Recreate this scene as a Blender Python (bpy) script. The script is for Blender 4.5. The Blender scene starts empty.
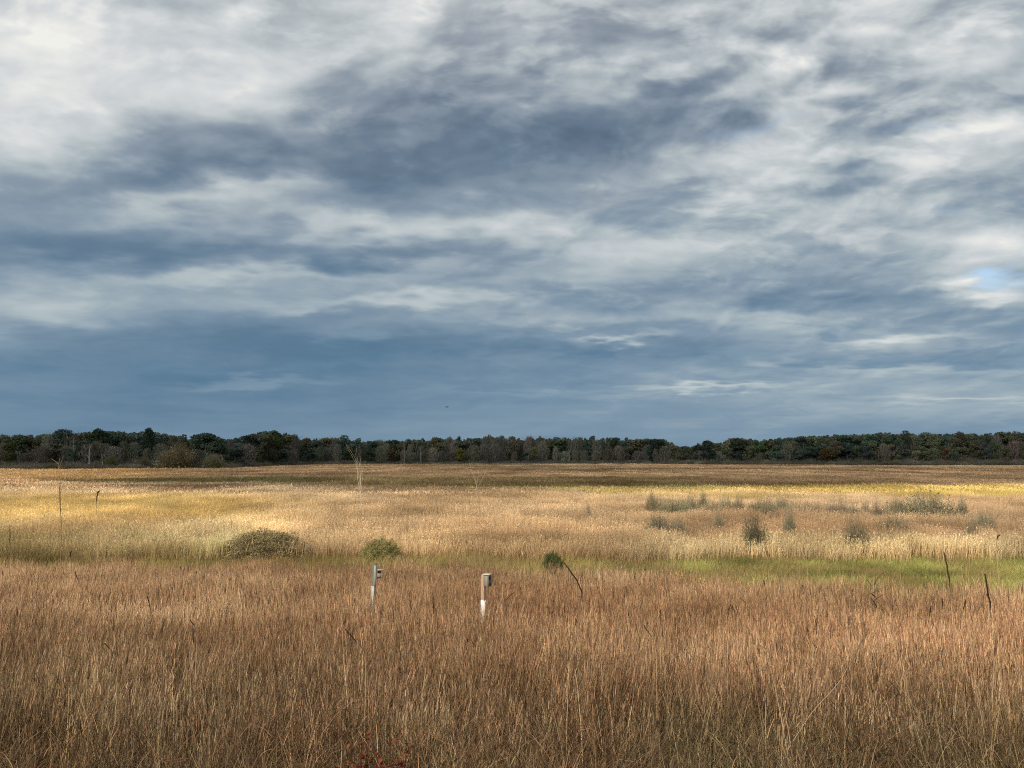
import bpy, math, random
import numpy as np
from mathutils import Vector, Matrix

R = math.radians
rng = np.random.default_rng(7)
random.seed(7)
scene = bpy.context.scene
COL = scene.collection

# ------------------------------------------------------------------ camera
EYE = 6.5
F = 800.0
PITCH = math.atan(73.0 / F)
cam_d = bpy.data.cameras.new("camera")
cam = bpy.data.objects.new("camera", cam_d)
COL.objects.link(cam)
cam_d.sensor_fit = 'HORIZONTAL'
cam_d.sensor_width = 36.0
cam_d.lens = 36.0 * F / 1024.0
cam_d.clip_start = 0.1
cam_d.clip_end = 30000
cam.location = (0, 0, EYE)
cam.rotation_euler = (math.pi / 2 + PITCH, 0, 0)
scene.camera = cam

CP, SP = math.cos(PITCH), math.sin(PITCH)


def ray(col, row):
    a, b = (col - 512.0) / F, (384.0 - row) / F
    return np.array([a, CP - b * SP, SP + b * CP])       # x right, y ahead, z up


def at(col, row, y):
    """the world point a distance y ahead that stands behind a picture position"""
    d = ray(col, row)
    return d[0] / d[1] * y, EYE + d[2] / d[1] * y


# ------------------------------------------------------------------ sun, sky, exposure
SUN_EL, SUN_AZ = R(33), R(217)        # compass-like: 0 = +Y, 90 = +X
SUNV = np.array([math.sin(SUN_AZ) * math.cos(SUN_EL), math.cos(SUN_AZ) * math.cos(SUN_EL), math.sin(SUN_EL)])
sd = bpy.data.lights.new("sun", 'SUN')
sd.energy = 5.0
sd.angle = R(0.55)
sd.color = (1.0, 0.90, 0.74)
sun = bpy.data.objects.new("sun", sd)
COL.objects.link(sun)
sun.rotation_euler = Vector(SUNV).to_track_quat('Z', 'Y').to_euler()

scene.view_settings.view_transform = 'Standard'
scene.view_settings.look = 'None'
scene.view_settings.exposure = 0.35
scene.view_settings.gamma = 1.0
scene.view_settings.use_curve_mapping = False
scene.cycles.max_bounces = 5
scene.cycles.pixel_filter_type = 'BLACKMAN_HARRIS'
scene.cycles.filter_width = 1.05
scene.cycles.use_denoising = False        # keep every blade crisp
scene.cycles.diffuse_bounces = 2
scene.cycles.transmission_bounces = 3
scene.cycles.transparent_max_bounces = 8


FILL_GLOW = 2.2


class NT:
    """small helper that writes node trees"""

    def __init__(self, tree):
        self.t = tree
        tree.nodes.clear()

    def n(self, typ, **kw):
        nd = self.t.nodes.new(typ)
        for k, v in kw.items():
            setattr(nd, k, v)
        return nd

    def l(self, a, b):
        self.t.links.new(a, b)

    def put(self, sock, v):
        if hasattr(v, 'is_linked'):
            self.l(v, sock)
        else:
            sock.default_value = v

    def math(self, op, a, b=None, c=None, clamp=False):
        nd = self.n('ShaderNodeMath', operation=op, use_clamp=clamp)
        for i, v in enumerate((a, b, c)):
            if v is not None:
                self.put(nd.inputs[i], v)
        return nd.outputs[0]

    def vec(self, op, a, b=None, s=None):
        nd = self.n('ShaderNodeVectorMath', operation=op)
        self.put(nd.inputs[0], a)
        if b is not None:
            self.put(nd.inputs[1], b)
        if s is not None:
            self.put(nd.inputs['Scale'], s)
        return nd.outputs['Value'] if op in ('DOT_PRODUCT', 'LENGTH') else nd.outputs[0]

    def comb(self, x, y, z):
        nd = self.n('ShaderNodeCombineXYZ')
        for i, v in enumerate((x, y, z)):
            self.put(nd.inputs[i], v)
        return nd.outputs[0]

    def noise(self, v, scale, detail=4, rough=0.5, dist=0.0, out='Fac'):
        nd = self.n('ShaderNodeTexNoise')
        self.put(nd.inputs['Vector'], v)
        nd.inputs['Scale'].default_value = scale
        nd.inputs['Detail'].default_value = detail
        nd.inputs['Roughness'].default_value = rough
        nd.inputs['Distortion'].default_value = dist
        return nd.outputs[out]

    def mapping(self, v, loc=(0, 0, 0), rot=(0, 0, 0), sc=(1, 1, 1), typ='POINT'):
        nd = self.n('ShaderNodeMapping', vector_type=typ)
        self.put(nd.inputs[0], v)
        nd.inputs['Location'].default_value = loc
        nd.inputs['Rotation'].default_value = rot
        nd.inputs['Scale'].default_value = sc
        return nd.outputs[0]

    def mix(self, f, a, b, typ='RGBA', blend='MIX'):
        nd = self.n('ShaderNodeMix', data_type=typ)
        if typ == 'RGBA':
            nd.blend_type = blend
            self.put(nd.inputs[0], f)
            self.put(nd.inputs[6], a)
            self.put(nd.inputs[7], b)
            return nd.outputs[2]
        self.put(nd.inputs[0], f)
        self.put(nd.inputs[2], a)
        self.put(nd.inputs[3], b)
        return nd.outputs[0]

    def ramp(self, f, stops, interp='LINEAR'):
        nd = self.n('ShaderNodeValToRGB')
        self.put(nd.inputs[0], f)
        cr = nd.color_ramp
        cr.interpolation = interp
        while len(cr.elements) < len(stops):
            cr.elements.new(0.5)
        for e, (p, c) in zip(cr.elements, stops):
            e.position = p
            e.color = (*c, 1)
        return nd.outputs[0]


def lin(r, g, b):
    f = lambda c: (c / 255 / 12.92) if c / 255 <= 0.04045 else ((c / 255 + 0.055) / 1.055) ** 2.4
    return (f(r), f(g), f(b))


world = bpy.data.worlds.new("World")
scene.world = world
world.use_nodes = True
world.cycles.sampling_method = 'NONE'      # a smooth sky needs no importance map
W = NT(world.node_tree)
tc = W.n('ShaderNodeTexCoord').outputs['Generated']
sep = W.n('ShaderNodeSeparateXYZ')
W.l(tc, sep.inputs[0])
dx, dy, dz = sep.outputs
zz = W.math('MAXIMUM', dz, 0.0)
# cloud deck coordinates: where a view direction meets a flat cloud base
den = W.math('ADD', zz, 0.11)
P = W.comb(W.math('DIVIDE', dx, den), W.math('DIVIDE', dy, den), 0.0)
# direction chart about the +Y axis, in units of pixels of the picture, for large cloud masses
yy = W.math('MAXIMUM', dy, 0.12)
U = W.math('MULTIPLY_ADD', W.math('DIVIDE', dx, yy), F, 512.0)
V = W.math('MULTIPLY_ADD', W.math('DIVIDE', dz, yy), -F * 0.985, 457.0)
warp1 = W.noise(W.mapping(P, sc=(0.9, 1.0, 1)), 2.2, 2.5, 0.5, 0.0, 'Color')
warp2 = W.noise(W.mapping(P, loc=(7, 3, 1), sc=(0.9, 1.0, 1)), 6.5, 3, 0.5, 0.0, 'Color')
wsep = W.n('ShaderNodeSeparateXYZ')
W.l(W.vec('ADD', W.vec('SCALE', W.vec('SUBTRACT', warp1, (0.5, 0.5, 0.5)), s=1.0),
          W.vec('SCALE', W.vec('SUBTRACT', warp2, (0.5, 0.5, 0.5)), s=0.55)), wsep.inputs[0])
# warp shrinks towards the horizon, where the deck is seen edge on
el = W.math('MULTIPLY', zz, 1.9, clamp=True)
ampx = W.math('MULTIPLY_ADD', el, 130.0, 80.0)
ampy = W.math('MULTIPLY_ADD', el, 125.0, 10.0)
UV = W.comb(W.math('MULTIPLY_ADD', wsep.outputs[0], ampx, U), W.math('MULTIPLY_ADD', wsep.outputs[1], ampy, V), 0.0)

BLOBS = [  # column, row, half-width, half-height, tilt (deg, up to the right +), amount
    (50, 55, 190, 60, 0, .33), (0, 20, 120, 50, 0, .12), (240, 95, 110, 26, -4, .20), (390, 28, 70, 30, 0, .26), (25, 142, 80, 26, 0, .28),
    (130, 110, 150, 24, 0, .12), (175, 203, 90, 11, 6, .18), (290, 222, 190, 12, 0, .10), (450, 230, 130, 12, -4, .10),
    (250, 190, 60, 10, 0, .10), (630, 64, 120, 14, 14, .20), (770, 75, 130, 14, 16, .17), (850, 34, 110, 13, 20, .24), (975, 38, 70, 28, 14, .26),
    (700, 14, 50, 24, 0, .18), (850, 97, 60, 10, 0, .30), (785, 140, 55, 28, 25, .22), (805, 174, 45, 9, 0, .22),
    (740, 200, 36, 9, 0, .26), (950, 165, 75, 34, 20, .14), (990, 128, 40, 10, 10, .26), (995, 245, 60, 26, 0, .28),
    (985, 290, 36, 11, 0, .44), (35, 312, 80, 24, 0, .26), (360, 300, 130, 11, 0, .20), (235, 276, 150, 9, 0, .16),
    (480, 296, 100, 9, 0, .14), (622, 338, 34, 4, 0, .26), (895, 342, 70, 5, 2, .26), (715, 386, 75, 3.2, 0, .24),
    (250, 384, 70, 5, 2, .14), (960, 402, 80, 3, 0, .18), (600, 250, 130, 26, 0, .08), (860, 225, 110, 20, 0, .14), (720, 235, 70, 18, 0, .12),
    (640, 180, 110, 20, 0, .05), (560, 320, 140, 10, 0, .10), (800, 320, 90, 9, 0, .10), (900, 372, 120, 5, 0, .10),
    (560, 395, 110, 4, 0, .08), (345, 330, 60, 6, 0, .08),
    (760, 235, 320, 130, 0, .05), (880, 395, 280, 36, 0, .11), (520, 425, 260, 22, 0, .04), 
    (470, 372, 220, 34, 0, -.08), (540, 108, 270, 52, 2, -.33), (430, 130, 330, 60, 0, -.04), (470, 40, 60, 30, 0, -.05), (150, 168, 190, 24, 3, -.16), (420, 176, 170, 24, -3, -.13),
    (55, 232, 120, 26, 0, -.18), (230, 250, 230, 13, 0, -.13), (420, 256, 120, 9, 0, -.12), (120, 356, 300, 46, 0, -.12),
    (400, 338, 220, 18, 0, -.10), (620, 290, 190, 12, 0, -.14), (860, 302, 130, 14, 0, -.09), (930, 130, 110, 15, 6, -.12),
    (645, 133, 100, 24, 4, -.05), (230, 415, 330, 34, 0, -.05), (620, 8, 70, 14, 10, -.10), (900, 62, 80, 12, 15, -.10),
    (850, 185, 60, 9, 0, -.12), (700, 215, 80, 7, 0, -.09), (905, 225, 60, 8, 0, -.10), (700, 350, 200, 7, 0, -.07), (900, 362, 160, 5, 0, -.08),
]
acc = 0.0
for (c, r, a, b, t, amt) in BLOBS:
    q = W.mapping(UV, loc=(c, r, 0), rot=(0, 0, -R(t)), sc=(a, b, 1), typ='TEXTURE')
    g = W.math('POWER', 0.42, W.vec('DOT_PRODUCT', q, q))
    acc = W.math('MULTIPLY_ADD', g, amt, acc)
front = W.math('MULTIPLY', dy, 4.0, clamp=True)
acc = W.math('MULTIPLY', acc, front)
# lumpy cloud relief: coordinates whose cells shrink towards the horizon but keep their shape
Zc = W.math('ADD', W.math('DIVIDE', zz, yy), 0.15)
Q = W.comb(W.math('MULTIPLY', W.math('DIVIDE', W.math('DIVIDE', dx, yy), W.math('POWER', Zc, 0.42)), 1.25), W.math('MULTIPLY', W.math('LOGARITHM', Zc, math.e), 1.7), 0.0)
Q = W.mapping(Q, rot=(0, 0, R(-3)))
Qw = W.vec('ADD', Q, W.vec('SCALE', W.vec('SUBTRACT', warp1, (0.5, 0.5, 0.5)), s=0.22))
n_a = W.noise(Qw, 2.4, 5.5, 0.53, 0.0)
n_b = W.noise(W.vec('ADD', Qw, (-0.035, 0.065, 0.0)), 2.4, 5.5, 0.53, 0.0)
crisp = W.n('ShaderNodeMapRange', interpolation_type='SMOOTHSTEP')
W.l(n_a, crisp.inputs['Value'])
crisp.inputs['From Min'].default_value = 0.43
crisp.inputs['From Max'].default_value = 0.60
crisp = crisp.outputs[0]
n_c = W.noise(W.mapping(P, loc=(3, 9, 2), sc=(0.7, 1.1, 1)), 1.5, 3, 0.5, 0.2)
relief = W.math('SUBTRACT', n_a, n_b)
# fine streaks near the horizon
n_s = W.noise(W.mapping(W.comb(U, V, 0.0), sc=(0.0055, 0.045, 1)), 1.0, 4, 0.5, 0.1)
base = W.math('MULTIPLY_ADD', el, 0.25, 0.365)
br = W.math('ADD', base, acc)
puff = W.math('MULTIPLY_ADD', W.math('DIVIDE', W.math('SUBTRACT', U, 430.0), 300.0, clamp=True), 0.60, 0.42)
puff = W.math('MAXIMUM', puff, W.math('MULTIPLY', el, 0.80))
rel_amt = W.math('MULTIPLY', W.math('MULTIPLY_ADD', el, 0.85, 0.10), puff)
br = W.math('MULTIPLY_ADD', relief, rel_amt, br)
br = W.math('MULTIPLY_ADD', W.math('SUBTRACT', crisp, 0.5), W.math('MULTIPLY', W.math('MULTIPLY_ADD', el, 0.15, 0.02), puff), br)
br = W.math('MULTIPLY_ADD', W.math('SUBTRACT', n_c, 0.5), W.math('MULTIPLY_ADD', el, 0.12, 0.09), br)
n_d = W.noise(W.vec('ADD', Qw, (5.0, 2.0, 1.0)), 6.5, 4, 0.52, 0.0)
n_e = W.noise(W.vec('ADD', Qw, (4.985, 2.032, 1.0)), 6.5, 4, 0.52, 0.0)
br = W.math('MULTIPLY_ADD', W.math('SUBTRACT', n_d, n_e), W.math('MULTIPLY', W.math('MULTIPLY', el, puff), 0.75), br)
cd2 = W.n('ShaderNodeMapRange', interpolation_type='SMOOTHSTEP')
W.l(n_d, cd2.inputs['Value'])
cd2.inputs['From Min'].default_value = 0.50
cd2.inputs['From Max'].default_value = 0.66
br = W.math('MULTIPLY_ADD', cd2.outputs[0], W.math('MULTIPLY', W.math('MULTIPLY', el, puff), 0.16), br)
low = W.math('SUBTRACT', 1.0, W.math('MULTIPLY', zz, 4.5, clamp=True))
br = W.math('MULTIPLY_ADD', W.math('SUBTRACT', n_s, 0.5), W.math('MULTIPLY', low, 0.19), br)
grey = W.ramp(br, [(0.10, lin(90, 100, 114)), (0.30, lin(117, 128, 142)), (0.46, lin(148, 156, 167)), (0.62, lin(180, 188, 192)),
                   (0.78, lin(206, 210, 213)), (1.0, lin(240, 240, 235))])
blue = W.ramp(br, [(0.06, lin(71, 100, 129)), (0.26, lin(94, 126, 152)), (0.44, lin(128, 152, 171)), (0.60, lin(168, 183, 190)),
                   (0.78, lin(203, 210, 213)), (1.0, lin(240, 239, 233))])
hue = W.math('ADD', W.math('MULTIPLY', zz, 2.3), W.math('MULTIPLY', W.math('SUBTRACT', warp1, 0.5), 0.5))
hue = W.math('SUBTRACT', hue, 0.22, clamp=True)
cloud_c = W.mix(hue, blue, grey)
# added fill light: unseen deck brightened towards the sun, overhead and behind the viewer
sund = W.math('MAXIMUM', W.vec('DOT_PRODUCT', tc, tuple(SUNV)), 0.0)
glow = W.math('MULTIPLY_ADD', W.math('POWER', sund, 3.0), FILL_GLOW, 0.785)
sky = W.n('ShaderNodeTexSky', sky_type='NISHITA', sun_disc=False, sun_elevation=SUN_EL, sun_rotation=SUN_AZ)
bg_sky = W.n('ShaderNodeBackground')
bg_sky.inputs[1].default_value = 0.11
W.l(sky.outputs[0], bg_sky.inputs[0])
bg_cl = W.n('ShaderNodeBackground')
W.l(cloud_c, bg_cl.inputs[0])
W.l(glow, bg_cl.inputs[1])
# gaps of clear sky
gap = 0.0
for (c, r, a, b, amt) in [(1014, 274, 26, 9, .95), (760, 128, 60, 8, .35), (950, 128, 60, 8, .3), (965, 210, 40, 8, .25)]:
    q = W.mapping(UV, loc=(c, r, 0), sc=(a, b, 1), typ='TEXTURE')
    gap = W.math('MULTIPLY_ADD', W.math('POWER', 0.42, W.vec('DOT_PRODUCT', q, q)), amt, gap)
gap = W.math('MULTIPLY', W.math('SUBTRACT', gap, 0.12, clamp=True), front, clamp=True)
mixs = W.n('ShaderNodeMixShader')
W.l(gap, mixs.inputs[0])
W.l(bg_cl.outputs[0], mixs.inputs[1])
W.l(bg_sky.outputs[0], mixs.inputs[2])
wo = W.n('ShaderNodeOutputWorld')
W.l(mixs.outputs[0], wo.inputs[0])


# ------------------------------------------------------------------ helpers
def tag(o, label=None, cat=None, group=None, kind=None):
    if label:
        o['label'] = label
    if cat:
        o['category'] = cat
    if group:
        o['group'] = group
    if kind:
        o['kind'] = kind
    return o


def empty(name, loc, rz=0.0):
    o = bpy.data.objects.new(name, None)
    COL.objects.link(o)
    o.location = loc
    o.rotation_euler = (0, 0, rz)
    return o


def make_mesh(name, v, f, mat=None, col=None, smooth=False):
    """v (n,3), f list of (m,k) int arrays"""
    me = bpy.data.meshes.new(name)
    v = np.asarray(v, dtype=np.float32)
    fs = [np.asarray(a, dtype=np.int32) for a in (f if isinstance(f, list) else [f]) if len(a)]
    loops = np.concatenate([a.ravel() for a in fs])
    tot = np.concatenate([np.full(len(a), a.shape[1], dtype=np.int32) for a in fs])
    start = np.concatenate([[0], np.cumsum(tot)[:-1]]).astype(np.int32)
    me.vertices.add(len(v))
    me.vertices.foreach_set('co', v.ravel())
    me.loops.add(len(loops))
    me.loops.foreach_set('vertex_index', loops)
    me.polygons.add(len(tot))
    me.polygons.foreach_set('loop_start', start)
    me.polygons.foreach_set('loop_total', tot)
    if smooth:
        me.polygons.foreach_set('use_smooth', np.ones(len(tot), dtype=bool))
    if col is not None:
        a = me.attributes.new('col', 'FLOAT_COLOR', 'POINT')
        c = np.ones((len(v), 4), dtype=np.float32)
        c[:, :3] = col
        a.data.foreach_set('color', c.ravel())
    me.update(calc_edges=True)
    if mat:
        me.materials.append(mat)
    return me


class Geo:
    """collects vertices, faces and colours"""

    def __init__(self):
        self.v, self.f, self.c, self.n = [], [], [], 0

    def add(self, v, f, c):
        v = np.asarray(v, dtype=float).reshape(-1, 3)
        c = np.broadcast_to(np.asarray(c, dtype=float), (len(v), 3)) if np.ndim(c) == 1 else np.asarray(c).reshape(-1, 3)
        f = np.asarray(f)
        self.v.append(v)
        self.c.append(c)
        self.f.append(f + self.n)
        self.n += len(v)

    def mesh(self, name, mat, smooth=False):
        by = {}
        for a in self.f:
            by.setdefault(a.shape[1], []).append(a)
        return make_mesh(name, np.concatenate(self.v), [np.concatenate(x) for x in by.values()], mat, np.concatenate(self.c), smooth)

    def ribbons(self, base, length, phi, th0, kap, width, K, c0, c1, taper=0.25, pw=1.0):
        """N curved blades: th0 first lean from the vertical, kap the bend added along it"""
        N = len(base)
        t = (np.arange(K) + 0.5) / K
        th = th0[:, None] + kap[:, None] * t[None, :] ** pw
        ds = length[:, None] / K
        rad = np.concatenate([np.zeros((N, 1)), np.cumsum(np.sin(th) * ds, 1)], 1)
        zed = np.concatenate([np.zeros((N, 1)), np.cumsum(np.cos(th) * ds, 1)], 1)
        ctr = np.empty((N, K + 1, 3))
        ctr[..., 0] = base[:, None, 0] + rad * np.cos(phi)[:, None]
        ctr[..., 1] = base[:, None, 1] + rad * np.sin(phi)[:, None]
        ctr[..., 2] = base[:, None, 2] + zed
        wd = phi + np.pi / 2 + rng.normal(0, 0.7, N)
        wv = np.stack([np.cos(wd), np.sin(wd), np.zeros(N)], 1)
        tt = np.linspace(0, 1, K + 1)
        w = width[:, None] * (1 - (1 - taper) * tt[None, :] ** 1.5) * 0.5
        L = ctr - wv[:, None, :] * w[..., None]
        Rr = ctr + wv[:, None, :] * w[..., None]
        v = np.stack([L, Rr], 2).reshape(-1, 3)
        cc = c0[:, None, :] * (1 - tt[None, :, None]) + c1[:, None, :] * tt[None, :, None]
        cc = np.repeat(cc[:, :, None, :], 2, 2).reshape(-1, 3)
        i = np.arange(N)[:, None] * (K + 1) * 2 + np.arange(K)[None, :] * 2
        i = i.ravel()
        self.add(v, np.stack([i, i + 1, i + 3, i + 2], 1), cc)
        return ctr

    def quads(self, ctr, size, col, up=0.0, aspect=0.7):
        """N small leaf-like faces with random facing"""
        N = len(ctr)
        a = rng.normal(size=(N, 3))
        a[:, 2] += up
        a /= np.linalg.norm(a, axis=1)[:, None]
        b = np.cross(a, rng.normal(size=(N, 3)))
        b /= np.linalg.norm(b, axis=1)[:, None] + 1e-9
        s = np.asarray(size)[:, None] * 0.5
        v = np.stack([ctr - a * s, ctr + b * s * aspect, ctr + a * s, ctr - b * s * aspect], 1)
        i = np.arange(N)[:, None] * 4 + np.arange(4)[None, :]
        self.add(v.reshape(-1, 3), i, np.repeat(col, 4, 0))

    def tube(self, pts, rad, col, seg=6, cap=True):
        pts = np.asarray(pts, dtype=float)
        rad = np.broadcast_to(np.asarray(rad, dtype=float), (len(pts),))
        tan = np.gradient(pts, axis=0)
        tan /= np.linalg.norm(tan, axis=1)[:, None] + 1e-9
        ref = np.array([1.0, 0.13, 0.07]) if abs(tan[0][2]) > 0.7 else np.array([0.0, 0.1, 1.0])
        e1 = np.cross(tan, ref)
        e1 /= np.linalg.norm(e1, axis=1)[:, None] + 1e-9
        e2 = np.cross(tan, e1)
        a = np.arange(seg) / seg * 2 * np.pi
        v = pts[:, None, :] + rad[:, None, None] * (np.cos(a)[None, :, None] * e1[:, None, :] + np.sin(a)[None, :, None] * e2[:, None, :])
        n = len(pts)
        i = (np.arange(n - 1)[:, None] * seg + np.arange(seg)[None, :]).ravel()
        j = (np.arange(n - 1)[:, None] * seg + (np.arange(seg)[None, :] + 1) % seg).ravel()
        v = v.reshape(-1, 3)
        self.add(v, np.stack([i, j, j + seg, i + seg], 1), np.broadcast_to(col, (len(v), 3)) if np.ndim(col) == 1 else np.repeat(col, seg, 0))
        if cap:
            for k, rev in ((0, True), (n - 1, False)):
                ring = v[k * seg:(k + 1) * seg]
                f = np.arange(seg)[None, ::-1] if rev else np.arange(seg)[None, :]
                self.add(ring, f, col if np.ndim(col) == 1 else col[k])

    def box(self, lo, hi, col, bev=0.0, M=None):
        lo, hi = np.array(lo, float), np.array(hi, float)
        import bmesh
        bm = bmesh.new()
        bmesh.ops.create_cube(bm, size=1.0)
        for w in bm.verts:
            w.co = Vector((lo + hi) / 2 + np.array(w.co) * (hi - lo))
        if bev:
            bmesh.ops.bevel(bm, geom=list(bm.edges), offset=bev, segments=1, affect='EDGES')
        if M is not None:
            bm.transform(M)
        bm.verts.index_update()
        v = np.array([w.co[:] for w in bm.verts])
        off = self.n
        self.v.append(v)
        self.c.append(np.broadcast_to(np.asarray(col, float), (len(v), 3)))
        for fc in bm.faces:
            self.f.append(np.array([[w.index for w in fc.verts]]) + off)
        self.n += len(v)
        bm.free()


def part(name, me, parent=None):
    o = bpy.data.objects.new(name, me)
    COL.objects.link(o)
    if parent:
        o.parent = parent
    return o


def copy_thing(root):
    r = root.copy()
    COL.objects.link(r)
    for ch in root.children:
        c = ch.copy()
        COL.objects.link(c)
        c.parent = r
        for g in ch.children:
            d = g.copy()
            COL.objects.link(d)
            d.parent = c
    return r


# ------------------------------------------------------------------ materials
def plant_mat(name, transl=0.3, tint='INSTANCER', mult=(1, 1, 1)):
    m = bpy.data.materials.new(name)
    m.use_nodes = True
    n = NT(m.node_tree)
    a = n.n('ShaderNodeAttribute', attribute_name='col')
    c = a.outputs['Color']
    if tint == 'INSTANCER':
        b = n.n('ShaderNodeAttribute', attribute_name='tint', attribute_type='INSTANCER')
        c = n.mix(1.0, c, b.outputs['Color'], blend='MULTIPLY')
    elif tint == 'OBJECT':
        oi = n.n('ShaderNodeObjectInfo')
        c = n.mix(1.0, c, oi.outputs['Color'], blend='MULTIPLY')
    d = n.n('ShaderNodeBsdfDiffuse')
    n.l(c, d.inputs[0])
    t = n.n('ShaderNodeBsdfTranslucent')
    n.l(c, t.inputs[0])
    mx = n.n('ShaderNodeMixShader')
    mx.inputs[0].default_value = transl
    n.l(d.outputs[0], mx.inputs[1])
    n.l(t.outputs[0], mx.inputs[2])
    o = n.n('ShaderNodeOutputMaterial')
    n.l(mx.outputs[0], o.inputs[0])
    return m


def wood_mat(name, rough=0.85, grain=True, scale=(30, 30, 3), amount=0.6):
    """weathered surface: vertex colour broken up by stretched noise"""
    m = bpy.data.materials.new(name)
    m.use_nodes = True
    n = NT(m.node_tree)
    a = n.n('ShaderNodeAttribute', attribute_name='col')
    tcx = n.n('ShaderNodeTexCoord').outputs['Object']
    nz = n.noise(n.mapping(tcx, sc=scale), 1.0, 6, 0.65, 0.6)
    f = n.math('MULTIPLY_ADD', n.math('SUBTRACT', nz, 0.5), amount * 2.2, 1.0)
    c = n.mix(1.0, a.outputs['Color'], n.comb(f, f, f), blend='MULTIPLY')
    p = n.n('ShaderNodeBsdfPrincipled')
    n.l(c, p.inputs['Base Color'])
    p.inputs['Roughness'].default_value = rough
    bmp = n.n('ShaderNodeBump')
    bmp.inputs['Strength'].default_value = 0.35
    n.l(nz, bmp.inputs['Height'])
    n.l(bmp.outputs[0], p.inputs['Normal'])
    o = n.n('ShaderNodeOutputMaterial')
    n.l(p.outputs[0], o.inputs[0])
    return m


M_GRASS = plant_mat('dry_grass', 0.36)
M_LEAF = plant_mat('tree_foliage', 0.2, 'OBJECT')
M_BARK = plant_mat('tree_bark', 0.0, 'OBJECT')
M_PLANT = plant_mat('weed_foliage', 0.25, None)
M_WOOD = wood_mat('weathered_wood')
M_PAINT = wood_mat('chalky_white_paint', 0.6, amount=0.42, scale=(14, 14, 6))
M_STALK = wood_mat('dry_stalk', 0.9, scale=(60, 60, 12), amount=0.5)
M_FEATHER = wood_mat('dark_feathers', 0.7, scale=(30, 30, 30), amount=0.3)


# ------------------------------------------------------------------ terrain
def smooth(a, b, x):
    t = np.clip((x - a) / (b - a), 0, 1)
    return t * t * (3 - 2 * t)


_perm = np.random.default_rng(3).random((256, 256))


def vnoise(x, y):
    x, y = np.asarray(x, float), np.asarray(y, float)
    xi, yi = np.floor(x).astype(int), np.floor(y).astype(int)
    fx, fy = x - xi, y - yi
    fx, fy = fx * fx * (3 - 2 * fx), fy * fy * (3 - 2 * fy)
    g = lambda i, j: _perm[(xi + i) % 256, (yi + j) % 256]
    return (g(0, 0) * (1 - fx) + g(1, 0) * fx) * (1 - fy) + (g(0, 1) * (1 - fx) + g(1, 1) * fx) * fy


def fbm(x, y, o=4):
    s, a, n = 0.0, 0.5, 0.0
    for k in range(o):
        s = s + a * vnoise(x * 2 ** k + 17.3 * k, y * 2 ** k + 9.1 * k)
        n += a
        a *= 0.5
    return s / n


PY = [-40, -6, 0, 4, 7, 17, 25, 33, 38, 46, 9000]
PZ = [4.6, 4.6, 4.3, 3.25, 2.55, 1.9, 1.2, 0.42, 0.06, 0.0, 0.0]


def ground_z(x, y):
    x, y = np.asarray(x, float), np.asarray(y, float)
    z = np.interp(y, PY, PZ)
    z = z + (fbm(x * 0.13, y * 0.13, 3) - 0.5) * 0.35 * (1 - smooth(30, 60, y))
    z = z + (fbm(x * 0.02 + 5, y * 0.02, 3) - 0.5) * 0.5 * smooth(40, 90, y)
    r = np.hypot(x, y)
    return z + smooth(760, 1600, r) * 9 + smooth(1500, 6000, r) * 60 * fbm(x * 0.0006, y * 0.0006, 3)


gx = np.concatenate([-np.geomspace(7000, 26, 40), np.linspace(-25, 25, 51), np.geomspace(26, 7000, 40)])
gy = np.concatenate([[-3000, -600, -150], np.linspace(-40, 60, 101), np.geomspace(62, 9000, 70)])
GX, GY = np.meshgrid(gx, gy)
GZ = ground_z(GX, GY)
nx, ny = len(gx), len(gy)
idx = (np.arange(ny - 1)[:, None] * nx + np.arange(nx - 1)[None, :]).ravel()
M_GROUND = bpy.data.materials.new('marsh_ground')
M_GROUND.use_nodes = True
n = NT(M_GROUND.node_tree)
pos = n.n('ShaderNodeNewGeometry').outputs['Position']
c1 = n.ramp(n.noise(pos, 3.0, 6, 0.65), [(0.3, (0.050, 0.034, 0.018)), (0.5, (0.11, 0.072, 0.036)), (0.72, (0.20, 0.14, 0.07))])
c2 = n.ramp(n.noise(n.mapping(pos, sc=(0.02, 0.08, 0)), 1.0, 5, 0.6), [(0.3, (0.16, 0.10, 0.05)), (0.5, (0.28, 0.18, 0.09)), (0.7, (0.36, 0.25, 0.11))])
sp = n.n('ShaderNodeSeparateXYZ')
n.l(pos, sp.inputs[0])
far = n.math('DIVIDE', n.math('SUBTRACT', sp.outputs[1], 36.0), 60.0, clamp=True)
cg = n.mix(n.math('DIVIDE', n.math('SUBTRACT', sp.outputs[1], 650.0), 60.0, clamp=True), n.mix(far, c1, c2), (0.035, 0.032, 0.020, 1))
bs = n.n('ShaderNodeBsdfDiffuse')
n.l(cg, bs.inputs[0])
bmp = n.n('ShaderNodeBump')
bmp.inputs['Distance'].default_value = 0.1
n.l(n.noise(pos, 12.0, 5, 0.7), bmp.inputs['Height'])
n.l(bmp.outputs[0], bs.inputs['Normal'])
n.l(bs.outputs[0], n.n('ShaderNodeOutputMaterial').inputs[0])
g_me = make_mesh('ground', np.stack([GX.ravel(), GY.ravel(), GZ.ravel()], 1), np.stack([idx, idx + 1, idx + nx + 1, idx + nx], 1), M_GROUND, None, True)
tag(part('ground', g_me), 'flat marsh floor sloping up to a grassy bank', 'ground', kind='structure')

# ------------------------------------------------------------------ added unseen cloud bank towards the sun, shaped to shade the far marsh and wood
CH = 900.0
OFF = SUNV[:2] / SUNV[2] * CH


def shade_edge(x):
    """how far ahead the cloud's shade starts, by x on the marsh"""
    return np.interp(x, [-700, -330, -150, -125, -92, -62, -20, 40, 120, 220, 700], [395, 392, 385, 330, 240, 150, 132, 146, 168, 200, 235])


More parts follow.
